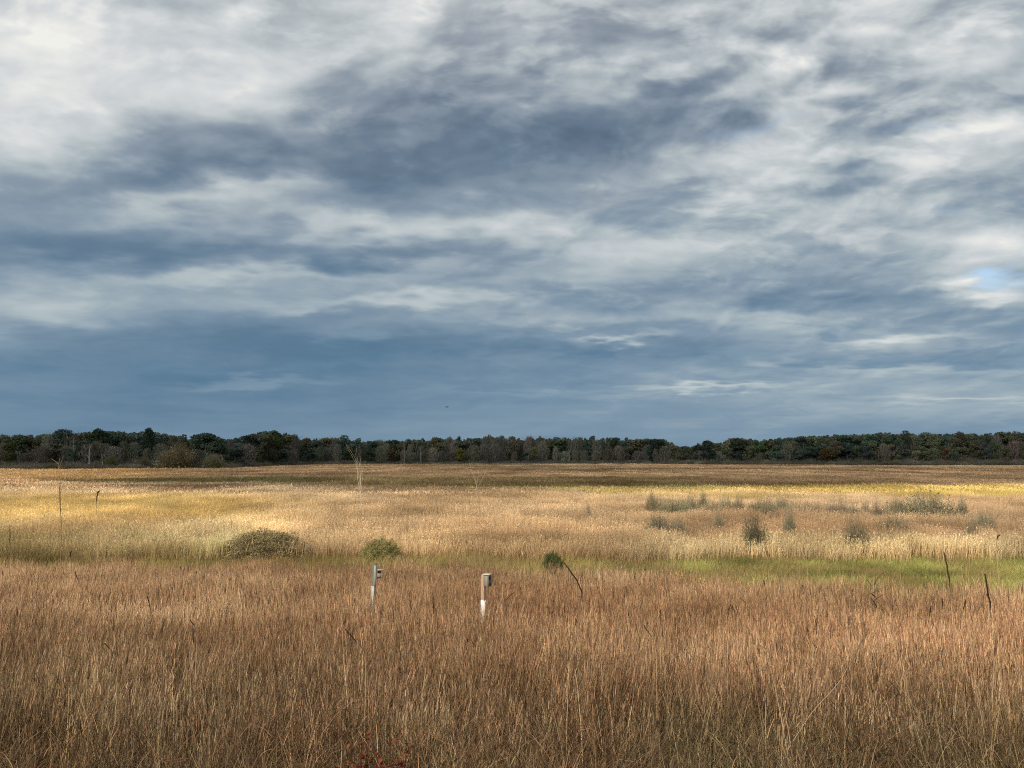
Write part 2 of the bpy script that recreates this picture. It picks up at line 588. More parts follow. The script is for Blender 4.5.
sx = np.linspace(-760, 900, 84)
rows = []
for k, x in enumerate(sx):
    e0 = float(shade_edge(x)) + (fbm(x * 0.03, 2.0) - 0.5) * 22
    rows.append(e0 + (1130 - e0) * np.linspace(0, 1, 40) ** 1.3)
SY = np.array(rows)                                # (84, 40)
SX = np.repeat(sx[:, None], 40, 1)
edge = np.minimum(np.minimum(np.linspace(0, 1, 40)[None, :], np.linspace(1, 0, 40)[None, :]), np.minimum(np.linspace(0, 1, 84), np.linspace(1, 0, 84))[:, None])
thick = 170 * np.clip(edge * 6, 0, 1) ** 0.5
lump = fbm(SX * 0.012, SY * 0.012, 5)
top = np.stack([SX + OFF[0], SY + OFF[1], CH + thick * (0.3 + lump)], -1).reshape(-1, 3)
bot = np.stack([SX + OFF[0], SY + OFF[1], CH - thick * 0.25 * (0.2 + fbm(SX * 0.02 + 4, SY * 0.02, 4)) - 0.02], -1).reshape(-1, 3)
i = (np.arange(83)[:, None] * 40 + np.arange(39)[None, :]).ravel()
ft = np.stack([i, i + 40, i + 41, i + 1], 1)
rim = [k for k in range(40)] + [k * 40 + 39 for k in range(1, 84)] + [83 * 40 + k for k in range(38, -1, -1)] + [k * 40 for k in range(82, 0, -1)]
rim = np.array(rim)
rn = np.roll(rim, -1)
N0 = 84 * 40
fr = np.stack([rim, rim + N0, rn + N0, rn], 1)
M_SHADE_CLOUD = bpy.data.materials.new('shade_cloud_white')
M_SHADE_CLOUD.use_nodes = True
n = NT(M_SHADE_CLOUD.node_tree)
cd_ = n.n('ShaderNodeBsdfDiffuse')
cd_.inputs[0].default_value = (0.85, 0.86, 0.88, 1)
ct_ = n.n('ShaderNodeBsdfTransparent')
cx_ = n.n('ShaderNodeMixShader')
cx_.inputs[0].default_value = 0.54           # thin enough for a little sun to come through
n.l(cd_.outputs[0], cx_.inputs[1])
n.l(ct_.outputs[0], cx_.inputs[2])
n.l(cx_.outputs[0], n.n('ShaderNodeOutputMaterial').inputs[0])
cm = make_mesh('cloud', np.concatenate([top, bot]), [ft, ft[:, ::-1] + N0, fr], M_SHADE_CLOUD, None, True)
tag(part('cloud', cm), 'broad white cloud bank added out of view to shade the far marsh', 'cloud', kind='structure')


# ------------------------------------------------------------------ scattered ground cover
def scatter(name, variants, pts, rot, scl, pick, tint, label, cat):
    N = len(pts)
    me = bpy.data.meshes.new(name)
    me.vertices.add(N)
    me.vertices.foreach_set('co', np.asarray(pts, np.float32).ravel())
    for nm, typ, key, arr in (('rot', 'FLOAT_VECTOR', 'vector', rot), ('scl', 'FLOAT_VECTOR', 'vector', scl), ('pick', 'INT', 'value', pick)):
        a = me.attributes.new(nm, typ, 'POINT')
        a.data.foreach_set(key, np.asarray(arr, np.int32 if typ == 'INT' else np.float32).ravel())
    a = me.attributes.new('tint', 'FLOAT_COLOR', 'POINT')
    tt = np.ones((N, 4), np.float32)
    tt[:, :3] = tint
    a.data.foreach_set('color', tt.ravel())
    ob = part(name, me)
    tag(ob, label, cat, kind='stuff')
    ng = bpy.data.node_groups.new(name + '_scatter', 'GeometryNodeTree')
    ng.interface.new_socket('Geometry', in_out='INPUT', socket_type='NodeSocketGeometry')
    ng.interface.new_socket('Geometry', in_out='OUTPUT', socket_type='NodeSocketGeometry')
    nn, ll = ng.nodes, ng.links
    gi, go = nn.new('NodeGroupInput'), nn.new('NodeGroupOutput')
    iop = nn.new('GeometryNodeInstanceOnPoints')
    ll.new(gi.outputs[0], iop.inputs['Points'])
    join = nn.new('GeometryNodeJoinGeometry')
    for vm in variants:
        src = bpy.data.objects.new(name + '_clump', vm)       # source only, never linked to the scene
        oi = nn.new('GeometryNodeObjectInfo')
        oi.inputs['Object'].default_value = src
        gti = nn.new('GeometryNodeGeometryToInstance')
        ll.new(oi.outputs['Geometry'], gti.inputs[0])
        ll.new(gti.outputs[0], join.inputs[0])
    ll.new(join.outputs[0], iop.inputs['Instance'])
    iop.inputs['Pick Instance'].default_value = True

    def attr(nm, typ):
        x = nn.new('GeometryNodeInputNamedAttribute')
        x.data_type = typ
        x.inputs[0].default_value = nm
        return x.outputs['Attribute']
    ll.new(attr('pick', 'INT'), iop.inputs['Instance Index'])
    e2r = nn.new('FunctionNodeEulerToRotation')
    ll.new(attr('rot', 'FLOAT_VECTOR'), e2r.inputs[0])
    ll.new(e2r.outputs[0], iop.inputs['Rotation'])
    ll.new(attr('scl', 'FLOAT_VECTOR'), iop.inputs['Scale'])
    ll.new(iop.outputs[0], go.inputs[0])
    md = ob.modifiers.new('scatter', 'NODES')
    md.node_group = ng
    return ob


def jitter_grid(y0, y1, cell, margin, half=0.655):
    """jittered points over the wedge of ground the camera could see, plus a margin on both sides"""
    ys = np.arange(y0, y1, cell)
    out = []
    for y in ys:
        w = half * (y + cell) + margin
        k = int(2 * w / cell) + 1
        x = (np.arange(k) + 0.5) / k * 2 * w - w
        out.append(np.stack([x, np.full(k, y)], 1))
    p = np.concatenate(out)
    return p + (rng.random(p.shape) - 0.5) * cell * 1.1


def vary(n_, c, s, hue=0.05):
    c = np.asarray(c, float)
    k = np.exp(rng.normal(0, s, (n_, 1)))
    return np.clip(c[None, :] * k * np.exp(rng.normal(0, hue, (n_, 3))), 0.004, 0.9)


def prairie_clump(seed, nst=95, rad=0.42):
    g = Geo()
    a, q = rng.random(nst) * 2 * np.pi, rad * np.sqrt(rng.random(nst))
    base = np.stack([q * np.cos(a), q * np.sin(a), np.zeros(nst)], 1)
    kind = rng.random(nst)
    c = vary(nst, (0.262, 0.154, 0.080), 0.42)
    tan_ = kind < 0.28
    c[tan_] = vary(tan_.sum(), (0.54, 0.39, 0.22), 0.22)
    drk = kind > 0.80
    c[drk] = vary(drk.sum(), (0.10, 0.060, 0.036), 0.3)
    L = rng.normal(1.15, 0.17, nst)
    L[tan_] *= 1.06
    ctr = g.ribbons(base, L, rng.random(nst) * 2 * np.pi, np.abs(rng.normal(0, 0.09, nst)), rng.normal(0.14, 0.16, nst),
                    rng.uniform(0.0035, 0.006, nst), 4, c * 0.75, c, 0.35, 1.5)
    # feathery seed plumes on the upper half
    ns = 6
    k = rng.integers(2, 4, (nst, ns))
    f = rng.random((nst, ns, 1))
    p = ctr[np.arange(nst)[:, None], k] * (1 - f) + ctr[np.arange(nst)[:, None], k + 1] * f
    p = p.reshape(-1, 3)
    m = nst * ns
    cs = np.repeat(vary(nst, (0.328, 0.196, 0.108), 0.42), ns, 0)
    cs = cs * np.exp(rng.normal(0, 0.10, (m, 1)))
    cs[np.repeat(drk, ns)] *= 0.4
    g.ribbons(p, rng.uniform(0.06, 0.17, m), rng.random(m) * 2 * np.pi, rng.uniform(0.04, 0.34, m), rng.normal(0.1, 0.2, m),
              rng.uniform(0.004, 0.008, m), 1, cs * 0.9, cs * 1.15, 0.3)
    # blades from the lower stem
    nl = 3
    b = np.repeat(base, nl, 0) + np.stack([np.zeros(nst * nl), np.zeros(nst * nl), rng.uniform(0.0, 0.45, nst * nl)], 1)
    m = nst * nl
    cl = vary(m, (0.25, 0.158, 0.080), 0.38)
    w = rng.random(m) < 0.15
    cl[w] = vary(w.sum(), (0.55, 0.42, 0.25), 0.2)
    g.ribbons(b, rng.uniform(0.22, 0.55, m), rng.random(m) * 2 * np.pi, rng.uniform(0.1, 0.6, m), rng.uniform(0.3, 2.2, m),
              rng.uniform(0.004, 0.007, m), 4, cl * 0.8, cl, 0.2, 1.3)
    return g.mesh('prairie_clump', M_GRASS)


def thatch_clump(seed, nst=120, rad=0.40):
    g = Geo()
    a, q = rng.random(nst) * 2 * np.pi, rad * np.sqrt(rng.random(nst))
    base = np.stack([q * np.cos(a), q * np.sin(a), rng.uniform(0, 0.25, nst)], 1)
    c = vary(nst, (0.165, 0.112, 0.056), 0.5)
    pale = rng.random(nst) < 0.22
    c[pale] = vary(pale.sum(), (0.56, 0.44, 0.28), 0.2)
    c *= 0.85
    g.ribbons(base, rng.uniform(0.3, 0.85, nst), rng.random(nst) * 2 * np.pi, rng.uniform(0.0, 1.1, nst), rng.uniform(0.4, 4.2, nst),
              rng.uniform(0.006, 0.012, nst), 7, c * 0.7, c, 0.2, 1.8)
    m = 34                                          # long bent and broken blades
    b = base[:m].copy()
    b[:, 2] = 0
    cl = vary(m, (0.24, 0.168, 0.092), 0.55)
    g.ribbons(b, rng.uniform(0.7, 1.45, m), rng.random(m) * 2 * np.pi, rng.uniform(0.05, 0.7, m), rng.uniform(0.1, 2.4, m),
              rng.uniform(0.006, 0.011, m), 7, cl * 0.8, cl, 0.25, 2.6)
    m = 40                                          # tops of old stems with ragged seed heads
    b = base[-m:] + np.stack([np.zeros(m), np.zeros(m), rng.uniform(0.35, 0.9, m)], 1)
    cl = vary(m, (0.19, 0.118, 0.062), 0.45)
    g.ribbons(b, rng.uniform(0.15, 0.4, m), rng.random(m) * 2 * np.pi, rng.uniform(0.0, 0.9, m), rng.uniform(0.0, 1.6, m),
              rng.uniform(0.006, 0.010, m), 3, cl, cl, 0.3, 1.2)
    return g.mesh('thatch_clump', M_GRASS)


def long_stem_clump(seed, nst=5, rad=0.45):
    g = Geo()
    a, q = rng.random(nst) * 2 * np.pi, rad * np.sqrt(rng.random(nst))
    base = np.stack([q * np.cos(a), q * np.sin(a), np.zeros(nst)], 1)
    c = vary(nst, (0.48, 0.34, 0.19), 0.3)
    L = rng.uniform(1.1, 1.65, nst)
    ctr = g.ribbons(base, L, rng.random(nst) * 2 * np.pi, np.abs(rng.normal(0, 0.13, nst)), rng.normal(0.12, 0.22, nst),
                    rng.uniform(0.006, 0.010, nst), 6, c, c * 0.9, 0.3, 1.5)
    dk = np.repeat(vary(nst, (0.10, 0.058, 0.036), 0.3), 5, 0)
    k = rng.integers(4, 6, (nst, 5))
    f = rng.random((nst, 5, 1))
    p = (ctr[np.arange(nst)[:, None], k] * (1 - f) + ctr[np.arange(nst)[:, None], k + 1] * f).reshape(-1, 3)
    g.ribbons(p, rng.uniform(0.08, 0.20, nst * 5) * np.repeat(rng.random(nst) < 0.6, 5), rng.random(nst * 5) * 6.28, rng.uniform(0.03, 0.25, nst * 5), rng.normal(0.1, 0.2, nst * 5),
              rng.uniform(0.009, 0.017, nst * 5), 1, dk, dk, 0.3)
    return g.mesh('long_stem_clump', M_GRASS)


def reed_clump(seed, nst=150, rad=0.95, h=(0.85, 1.45), w=(0.014, 0.030), K=3):
    g = Geo()
    a, q = rng.random(nst) * 2 * np.pi, rad * np.sqrt(rng.random(nst))
    base = np.stack([q * np.cos(a), q * np.sin(a), np.zeros(nst)], 1)
    top = vary(nst, (1.15, 1.12, 1.08), 0.20, 0.03)
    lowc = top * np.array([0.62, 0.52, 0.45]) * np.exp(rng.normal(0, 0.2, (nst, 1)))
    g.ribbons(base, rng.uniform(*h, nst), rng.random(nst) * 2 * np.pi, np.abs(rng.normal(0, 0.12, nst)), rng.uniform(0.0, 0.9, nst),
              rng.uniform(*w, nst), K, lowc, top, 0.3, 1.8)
    m = nst // 3                                            # feathery tops
    b = base[:m] + np.stack([rng.normal(0, 0.08, m), rng.normal(0, 0.08, m), rng.uniform(h[0] * 0.8, h[1] * 0.95, m)], 1)
    g.quads(b, rng.uniform(w[1] * 2, w[1] * 5, m), vary(m, (1.2, 1.05, 0.98), 0.2, 0.04), 1.2, 0.4)
    return g.mesh('reed_clump', M_GRASS)


def sedge_clump(seed, nst=130, rad=0.6):
    g = Geo()
    a, q = rng.random(nst) * 2 * np.pi, rad * np.sqrt(rng.random(nst))
    base = np.stack([q * np.cos(a), q * np.sin(a), np.zeros(nst)], 1)
    top = vary(nst, (1.1, 1.1, 1.0), 0.28, 0.08)
    g.ribbons(base, rng.uniform(0.35, 0.75, nst), rng.random(nst) * 2 * np.pi, np.abs(rng.normal(0, 0.2, nst)), rng.uniform(0.2, 1.8, nst),
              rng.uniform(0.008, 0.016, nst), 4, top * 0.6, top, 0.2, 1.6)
    return g.mesh('sedge_clump', M_GRASS)


def edge_y(x, y):
    """where the prairie grass of the bank gives way to the wet sedge"""
    u = 512 + F * x / np.maximum(y, 1)
    e = np.interp(u, [-400, 0, 480, 600, 700, 850, 1100, 1500], [36.5, 37.5, 36.5, 33.0, 26.5, 22.8, 21.8, 21.8])
    return e + (fbm(x * 0.25, y * 0.25, 4) - 0.5) * 8.0


def rc(x, y):
    """where a clump top at a marsh point shows, for laying out the belts of vegetation"""
    return 512 + F * x / y, 457 + F * (EYE - 1.2) / y


def eul(N, tilt=0.08):
    return np.stack([rng.normal(0, tilt, N), rng.normal(0, tilt, N), rng.random(N) * 2 * np.pi], 1)


# --- prairie grass on the near bank
V_PR = [prairie_clump(k) for k in range(6)]
p = jitter_grid(4.6, 42, 0.40, 3.0)
beyond = p[:, 1] - edge_y(p[:, 0], p[:, 1])
p = p[(beyond < 0) | (rng.random(len(p)) < 0.34 * np.exp(-np.maximum(beyond, 0) / 1.4))]
thin = smooth(8.8, 12.8, p[:, 1] + (fbm(p[:, 0] * 0.5, p[:, 1] * 0.5, 3) - 0.5) * 5)
p = p[rng.random(len(p)) < 0.10 + 0.90 * thin]
x, y = p[:, 0], p[:, 1]
N = len(p)
patch = fbm(x * 0.35 + 3, y * 0.35, 4)
patch2 = fbm(x * 0.12 + 30, y * 0.12 + 8, 3)
tint = np.ones((N, 3)) * np.exp(rng.normal(0, 0.10, (N, 1)))
near = 1 - smooth(8.5, 16, y + (patch - .5) * 8)
drift = fbm(x * 0.22 + 60, y * 0.30 + 21, 4) - 0.5
tint *= np.exp(drift[:, None] * np.array([1.1, 1.25, 1.4]))
straw_ = smooth(0.06, 0.16, fbm(x * 0.28 + 90, y * 0.4 + 50, 3) - 0.5)[:, None]
tint = tint * (1 + straw_ * np.array([0.28, 0.36, 0.40]))
tint *= 1 - near[:, None] * np.array([0.54, 0.50, 0.50])
tint *= 1 + (patch2[:, None] - 0.5) * np.array([-0.18, -0.02, 0.02])
hs = 0.72 + 0.62 * patch + rng.normal(0, 0.08, N)
hs *= 1 - 0.26 * near
scl = np.stack([np.ones(N) * 1.0, np.ones(N) * 1.0, hs], 1)
spin = rng.random(N) * 2 * np.pi
lx, ly = (fbm(x * 0.16 + 5, y * 0.16 + 70, 3) - 0.5) * 0.6, (fbm(x * 0.16 + 44, y * 0.16 + 3, 3) - 0.5) * 0.5
lx, ly = lx + rng.normal(0, 0.06, N), ly + rng.normal(0, 0.06, N)
lean = np.stack([np.cos(spin) * lx + np.sin(spin) * ly, np.cos(spin) * ly - np.sin(spin) * lx, spin], 1)   # whole drifts lean the same way
scatter('prairie_grass', V_PR, np.stack([x, y, ground_z(x, y) - 0.02], 1), lean, scl, rng.integers(0, 6, N), tint,
        'tall russet brown prairie grass covering the near bank', 'grass')

# --- curled thatch low among it
V_TH = [thatch_clump(k) for k in range(6)]
p = jitter_grid(4.4, 18, 0.36, 2.5)
x, y = p[:, 0], p[:, 1]
N = len(p)
tint = 0.72 * np.ones((N, 3)) * np.exp(rng.normal(0, 0.3, (N, 1))) * (1 + (fbm(x * 0.4, y * 0.4)[:, None] - 0.5) * np.array([-0.4, 0.1, 0.0]))
s = rng.uniform(0.75, 1.2, N) * (1 - 0.45 * smooth(11, 17, y))
scatter('dry_thatch', V_TH, np.stack([x, y, ground_z(x, y)], 1), eul(N, 0.15), np.stack([s, s, s * 0.95], 1), rng.integers(0, 6, N), tint,
        'curled pale thatch tangled low along the near edge', 'dry grass')

# --- taller straw stems standing out of it
V_LS = [long_stem_clump(k) for k in range(6)]
p = jitter_grid(9.5, 36, 0.85, 3.0)
p = p[p[:, 1] < edge_y(p[:, 0], p[:, 1]) + 0.8]
x, y = p[:, 0], p[:, 1]
N = len(p)
s = rng.uniform(0.85, 1.2, N)
scatter('straw_stems', V_LS, np.stack([x, y, ground_z(x, y)], 1), eul(N, 0.08), np.stack([s, s, s], 1), rng.integers(0, 6, N),
        np.ones((N, 3)) * np.exp(rng.normal(0, 0.2, (N, 1))), 'loose pale straw stems rising out of the brown prairie grass', 'grass')

# --- wet sedge between bank and reeds
V_SE = [sedge_clump(k) for k in range(5)]
p = jitter_grid(20, 57, 0.62, 4.0)
ey = edge_y(p[:, 0], p[:, 1])
p = p[(p[:, 1] > ey - 1.5)]
x, y = p[:, 0], p[:, 1]
u, r = rc(x, y)
reed_near = np.interp(u, [-300, 0, 150, 300, 420, 560, 640, 720, 1024, 1400], [46, 46, 47, 49.5, 49.5, 49, 49, 50.5, 51, 51]) + (fbm(x * 0.3 + 9, y * 0.3) - 0.5) * 5
k = y < reed_near + 3
x, y, u = x[k], y[k], u[k]
N = len(x)
grn = smooth(520, 700, u)[:, None]
pn = fbm(x * 0.3 + 2, y * 0.3 + 7, 4)[:, None]
tint = (1 - grn) * np.array([0.36, 0.285, 0.110]) + grn * np.array([0.365, 0.350, 0.115])
tint = tint * (0.10 + 1.8 * pn) * np.exp(rng.normal(0, 0.14, (N, 1)))
dryp = (smooth(0.50, 0.62, fbm(x * 0.5 + 40, y * 0.5, 3)) * 0.7)[:, None]
tint = tint * (1 - dryp) + dryp * np.array([0.40, 0.29, 0.13])
s = rng.uniform(0.8, 1.2, N)
hz = s * (0.85 + 0.5 * pn[:, 0]) * (0.72 + 0.4 * (1 - grn[:, 0]))
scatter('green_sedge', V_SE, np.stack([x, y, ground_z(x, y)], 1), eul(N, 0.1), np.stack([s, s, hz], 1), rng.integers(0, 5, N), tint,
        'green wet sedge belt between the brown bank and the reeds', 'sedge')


# --- reeds of the sunlit marsh
def marsh_tint(x, y):
    u, r = rc(x, y)
    wob = (fbm(x * 0.05, y * 0.02, 4) - 0.5) * 1.6
    wob2 = (fbm(x * 0.012 + 11, y * 0.006 + 3, 4) - 0.5) * 1.5
    fine = (fbm(x * 0.22 + 8, y * 0.22, 3) - 0.5)
    rr = r + wob * 9 + wob2 * 10
    tint = np.empty((len(x), 3))
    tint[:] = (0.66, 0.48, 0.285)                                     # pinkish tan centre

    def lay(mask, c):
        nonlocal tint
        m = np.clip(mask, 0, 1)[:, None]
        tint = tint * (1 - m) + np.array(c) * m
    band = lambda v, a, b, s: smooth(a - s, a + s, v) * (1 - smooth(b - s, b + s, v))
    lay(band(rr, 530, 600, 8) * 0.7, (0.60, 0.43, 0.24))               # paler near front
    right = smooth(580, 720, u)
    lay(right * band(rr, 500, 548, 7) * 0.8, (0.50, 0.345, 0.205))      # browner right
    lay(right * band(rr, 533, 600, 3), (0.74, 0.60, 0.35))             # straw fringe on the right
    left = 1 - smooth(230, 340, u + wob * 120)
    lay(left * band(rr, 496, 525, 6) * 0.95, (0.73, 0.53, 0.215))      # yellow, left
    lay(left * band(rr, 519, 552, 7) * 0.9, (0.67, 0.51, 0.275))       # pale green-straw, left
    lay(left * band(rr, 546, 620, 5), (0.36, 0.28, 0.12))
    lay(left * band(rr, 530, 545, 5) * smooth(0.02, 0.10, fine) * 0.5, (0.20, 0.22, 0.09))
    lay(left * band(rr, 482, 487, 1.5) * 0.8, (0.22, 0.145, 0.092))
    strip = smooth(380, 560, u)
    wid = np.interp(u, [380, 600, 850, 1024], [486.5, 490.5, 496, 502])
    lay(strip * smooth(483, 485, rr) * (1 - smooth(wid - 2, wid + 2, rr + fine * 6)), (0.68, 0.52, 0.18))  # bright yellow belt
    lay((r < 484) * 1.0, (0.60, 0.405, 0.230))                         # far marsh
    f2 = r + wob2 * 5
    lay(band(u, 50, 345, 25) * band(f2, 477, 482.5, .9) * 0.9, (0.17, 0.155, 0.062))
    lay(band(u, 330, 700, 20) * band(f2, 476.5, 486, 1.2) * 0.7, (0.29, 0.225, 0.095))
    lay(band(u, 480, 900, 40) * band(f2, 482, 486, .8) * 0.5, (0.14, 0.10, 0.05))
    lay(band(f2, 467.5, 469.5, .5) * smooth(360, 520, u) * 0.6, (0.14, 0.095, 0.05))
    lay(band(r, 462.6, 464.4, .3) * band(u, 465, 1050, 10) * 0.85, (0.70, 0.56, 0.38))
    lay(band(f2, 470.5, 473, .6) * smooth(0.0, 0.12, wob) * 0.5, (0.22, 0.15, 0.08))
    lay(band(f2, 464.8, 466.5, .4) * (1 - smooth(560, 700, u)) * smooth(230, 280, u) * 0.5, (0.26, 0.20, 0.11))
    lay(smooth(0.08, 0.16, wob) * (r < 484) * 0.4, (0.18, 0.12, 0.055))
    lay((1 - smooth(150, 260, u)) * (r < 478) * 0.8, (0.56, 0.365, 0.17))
    mid_ = fbm(x * 0.09 + 70, y * 0.035 + 30, 4) - 0.5
    return tint * np.exp(fine[:, None] * 1.1 + mid_[:, None] * np.array([0.9, 1.1, 1.3]))


V_RE = [reed_clump(k) for k in range(6)]
p = jitter_grid(39, 120, 0.95, 8.0)
x, y = p[:, 0], p[:, 1]
u, r = rc(x, y)
rn_ = np.interp(u, [-300, 0, 150, 300, 420, 560, 640, 720, 1024, 1400], [46, 46, 47, 49.5, 49.5, 49, 49, 50.5, 51, 51]) + (fbm(x * 0.3 + 9, y * 0.3) - 0.5) * 5
k = y > rn_
x, y = x[k], y[k]
N = len(x)
s = rng.uniform(0.85, 1.2, N)
hh = s * (0.50 + 0.92 * fbm(x * 0.15, y * 0.15 + 4, 3)) * rng.uniform(0.9, 1.12, N)
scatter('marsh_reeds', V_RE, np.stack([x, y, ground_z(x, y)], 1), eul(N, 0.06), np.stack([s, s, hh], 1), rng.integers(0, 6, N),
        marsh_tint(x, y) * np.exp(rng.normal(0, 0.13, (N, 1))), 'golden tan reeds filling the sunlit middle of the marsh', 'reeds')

V_FR = [reed_clump(k, 150, 2.6, (0.8, 1.3), (0.05, 0.11), 2) for k in range(5)]
p1 = jitter_grid(118, 300, 2.4, 25.0)
p2 = jitter_grid(300, 760, 5.2, 60.0)
p = np.concatenate([p1, p2])
x, y = p[:, 0], p[:, 1]
N = len(x)
s = np.where(y > 300, 1.9, 1.0) * rng.uniform(0.85, 1.2, N)
hh = (0.75 + 0.45 * fbm(x * 0.06, y * 0.06 + 4, 3)) * rng.uniform(0.9, 1.12, N)
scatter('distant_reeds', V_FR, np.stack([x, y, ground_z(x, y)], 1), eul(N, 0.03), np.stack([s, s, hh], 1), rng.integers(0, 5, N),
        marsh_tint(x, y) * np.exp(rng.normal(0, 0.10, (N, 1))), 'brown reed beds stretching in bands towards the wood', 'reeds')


# ------------------------------------------------------------------ trees of the far wood
def limb(g, p0, d, length, r0, depth, col, kids=3, K=4, tips=None, spread=(0.5, 1.0)):
    d = np.asarray(d, float) / np.linalg.norm(d)
    pts = [np.asarray(p0, float)]
    for k in range(K):
        d = d + rng.normal(0, 0.10, 3) + np.array([0, 0, 0.06])
        d /= np.linalg.norm(d)
        pts.append(pts[-1] + d * length / K)
    g.tube(np.array(pts), np.linspace(r0, r0 * 0.45, K + 1), col, 5 if r0 > 0.06 else 4, False)
    if tips is not None:
        tips.append((pts[-1], d))
    if depth > 0:
        for k in range(kids):
            j = rng.integers(max(1, K - 3), K + 1)
            a = rng.random() * 2 * np.pi
            sd_ = np.array([math.cos(a), math.sin(a), 0.35])
            limb(g, pts[j], d * 0.8 + sd_ * rng.uniform(*spread), length * rng.uniform(0.5, 0.75), r0 * 0.45, depth - 1, col, kids, K, tips, spread)


BARK = np.array([0.16, 0.135, 0.11])


def leafy_crown(seed, H=18.0, Wd=6.0, low=0.16, lobes=26, leaf=(0.45, 1.0), nleaf=95, spire=0.0):
    """light and dark leaf clumps on many uneven lobes with gaps between"""
    g = Geo()
    for k in range(lobes):
        t = rng.random() ** 0.8
        z = H * (low + ((0.92 if not spire else 0.97) - low) * t)
        prof = math.sin(math.pi * min(1, 0.10 + 0.80 * t ** (0.9 if not spire else 1.6))) ** (0.42 if not spire else 0.6)
        rad = Wd * (prof * (1 - spire * t) * rng.uniform(0.25, 0.82))
        a = rng.random() * 2 * np.pi
        c = np.array([rad * math.cos(a), rad * math.sin(a), z])
        lr = rng.uniform(1.0, 2.5) * (H / 18)
        m = int(nleaf * (lr / 1.4) ** 2)
        dv = rng.normal(size=(m, 3))
        dv /= np.linalg.norm(dv, axis=1)[:, None]
        q = c + dv * lr * rng.uniform(0.55, 1.05, (m, 1)) * np.array([1.15, 1.15, 0.8])
        q[:, 2] = np.maximum(q[:, 2], H * low * 0.6)
        g.quads(q, rng.uniform(*leaf, m), vary(m, np.ones(3) * math.exp(rng.normal(0, 0.28)), 0.3, 0.06), 0.2, 0.75)
    return g.mesh('crown', M_LEAF)


def trunk_mesh(seed, H, r0=0.32, top=0.8):
    g = Geo()
    z = np.linspace(-0.4, H * top, 7)
    bend = np.cumsum(rng.normal(0, 0.16, (7, 2)), 0)
    pts = np.column_stack([bend[:, 0] - bend[0, 0], bend[:, 1] - bend[0, 1], z])
    g.tube(pts, np.linspace(r0, r0 * 0.3, 7), BARK, 7)
    for k in range(6):
        j = rng.integers(2, 6)
        a = rng.random() * 2 * np.pi
        limb(g, pts[j], (math.cos(a), math.sin(a), 0.8), H * 0.25, r0 * 0.42, 1, BARK, 2, 3)
    return g.mesh('trunk', M_BARK)


def bare_crown(seed, H=16.0, Wd=3.4):
    """leafless: sprays of fine upright twigs with a few leaves left"""
    g = Geo()
    m = 520
    t = rng.random(m) ** 0.75
    z = H * (0.12 + 0.74 * t)
    rad = Wd * np.sin(np.pi * np.clip(0.12 + 0.8 * t, 0, 1)) ** 0.7 * np.sqrt(rng.random(m))
    a = rng.random(m) * 2 * np.pi
    b = np.stack([rad * np.cos(a), rad * np.sin(a), z], 1)
    c = vary(m, (1, 1, 1), 0.25, 0.05)
    g.ribbons(b, rng.uniform(1.2, 3.2, m), a + rng.normal(0, 0.5, m), rng.uniform(0.05, 0.55, m), rng.normal(-0.1, 0.2, m),
              rng.uniform(0.08, 0.20, m), 2, c * 0.9, c, 0.3)
    k = 420
    t = rng.random(k)
    a = rng.random(k) * 2 * np.pi
    rad = Wd * 1.05 * np.sin(np.pi * np.clip(0.12 + 0.8 * t, 0, 1)) ** 0.7 * np.sqrt(rng.random(k))
    q = np.stack([rad * np.cos(a), rad * np.sin(a), H * (0.14 + 0.82 * t)], 1)
    g.quads(q, rng.uniform(0.3, 0.8, k), vary(k, (0.9, 0.95, 0.9), 0.3), 0.5, 0.6)
    return g.mesh('crown', M_LEAF)


def bush_crown(seed, H=10.0, Wd=7.0):
    """wide willow: twig fan from the base plus small leaves over a domed outline"""
    g = Geo()
    m = 900
    a = rng.random(m) * 2 * np.pi
    e = rng.random(m) ** 0.7
    lean = 0.1 + 1.0 * e
    c = vary(m, (0.85, 0.85, 0.8), 0.25, 0.05)
    b = np.stack([np.cos(a) * e * Wd * 0.25, np.sin(a) * e * Wd * 0.25, np.zeros(m)], 1)
    L = H * (1.0 - 0.30 * e) * rng.uniform(0.55, 1.0, m)
    g.ribbons(b, L, a, lean * 0.75, -lean * 0.35, rng.uniform(0.05, 0.13, m), 4, c * 0.8, c, 0.4)
    k = 2600
    dv = rng.normal(size=(k, 3))
    dv[:, 2] = np.abs(dv[:, 2])
    dv /= np.linalg.norm(dv, axis=1)[:, None]
    lum = np.exp(0.5 * np.sin(dv[:, 0] * 7 + 1) * np.cos(dv[:, 1] * 6 + dv[:, 2] * 8))
    q = dv * np.array([Wd, Wd, H]) * (rng.uniform(0.45, 1.0, (k, 1)) * (0.85 + 0.2 * np.sin(dv[:, :1] * 9) * np.cos(dv[:, 1:2] * 8)))
    g.quads(q, rng.uniform(0.22, 0.55, k), vary(k, (1, 1, 1), 0.28, 0.06) * lum[:, None], 0.3, 0.6)
    return g.mesh('foliage', M_LEAF)


def tree_proto(name, crown, trunk):
    root = empty(name, (0, 0, 0))
    part('trunk', trunk, root)
    part('crown', crown, root)
    return root


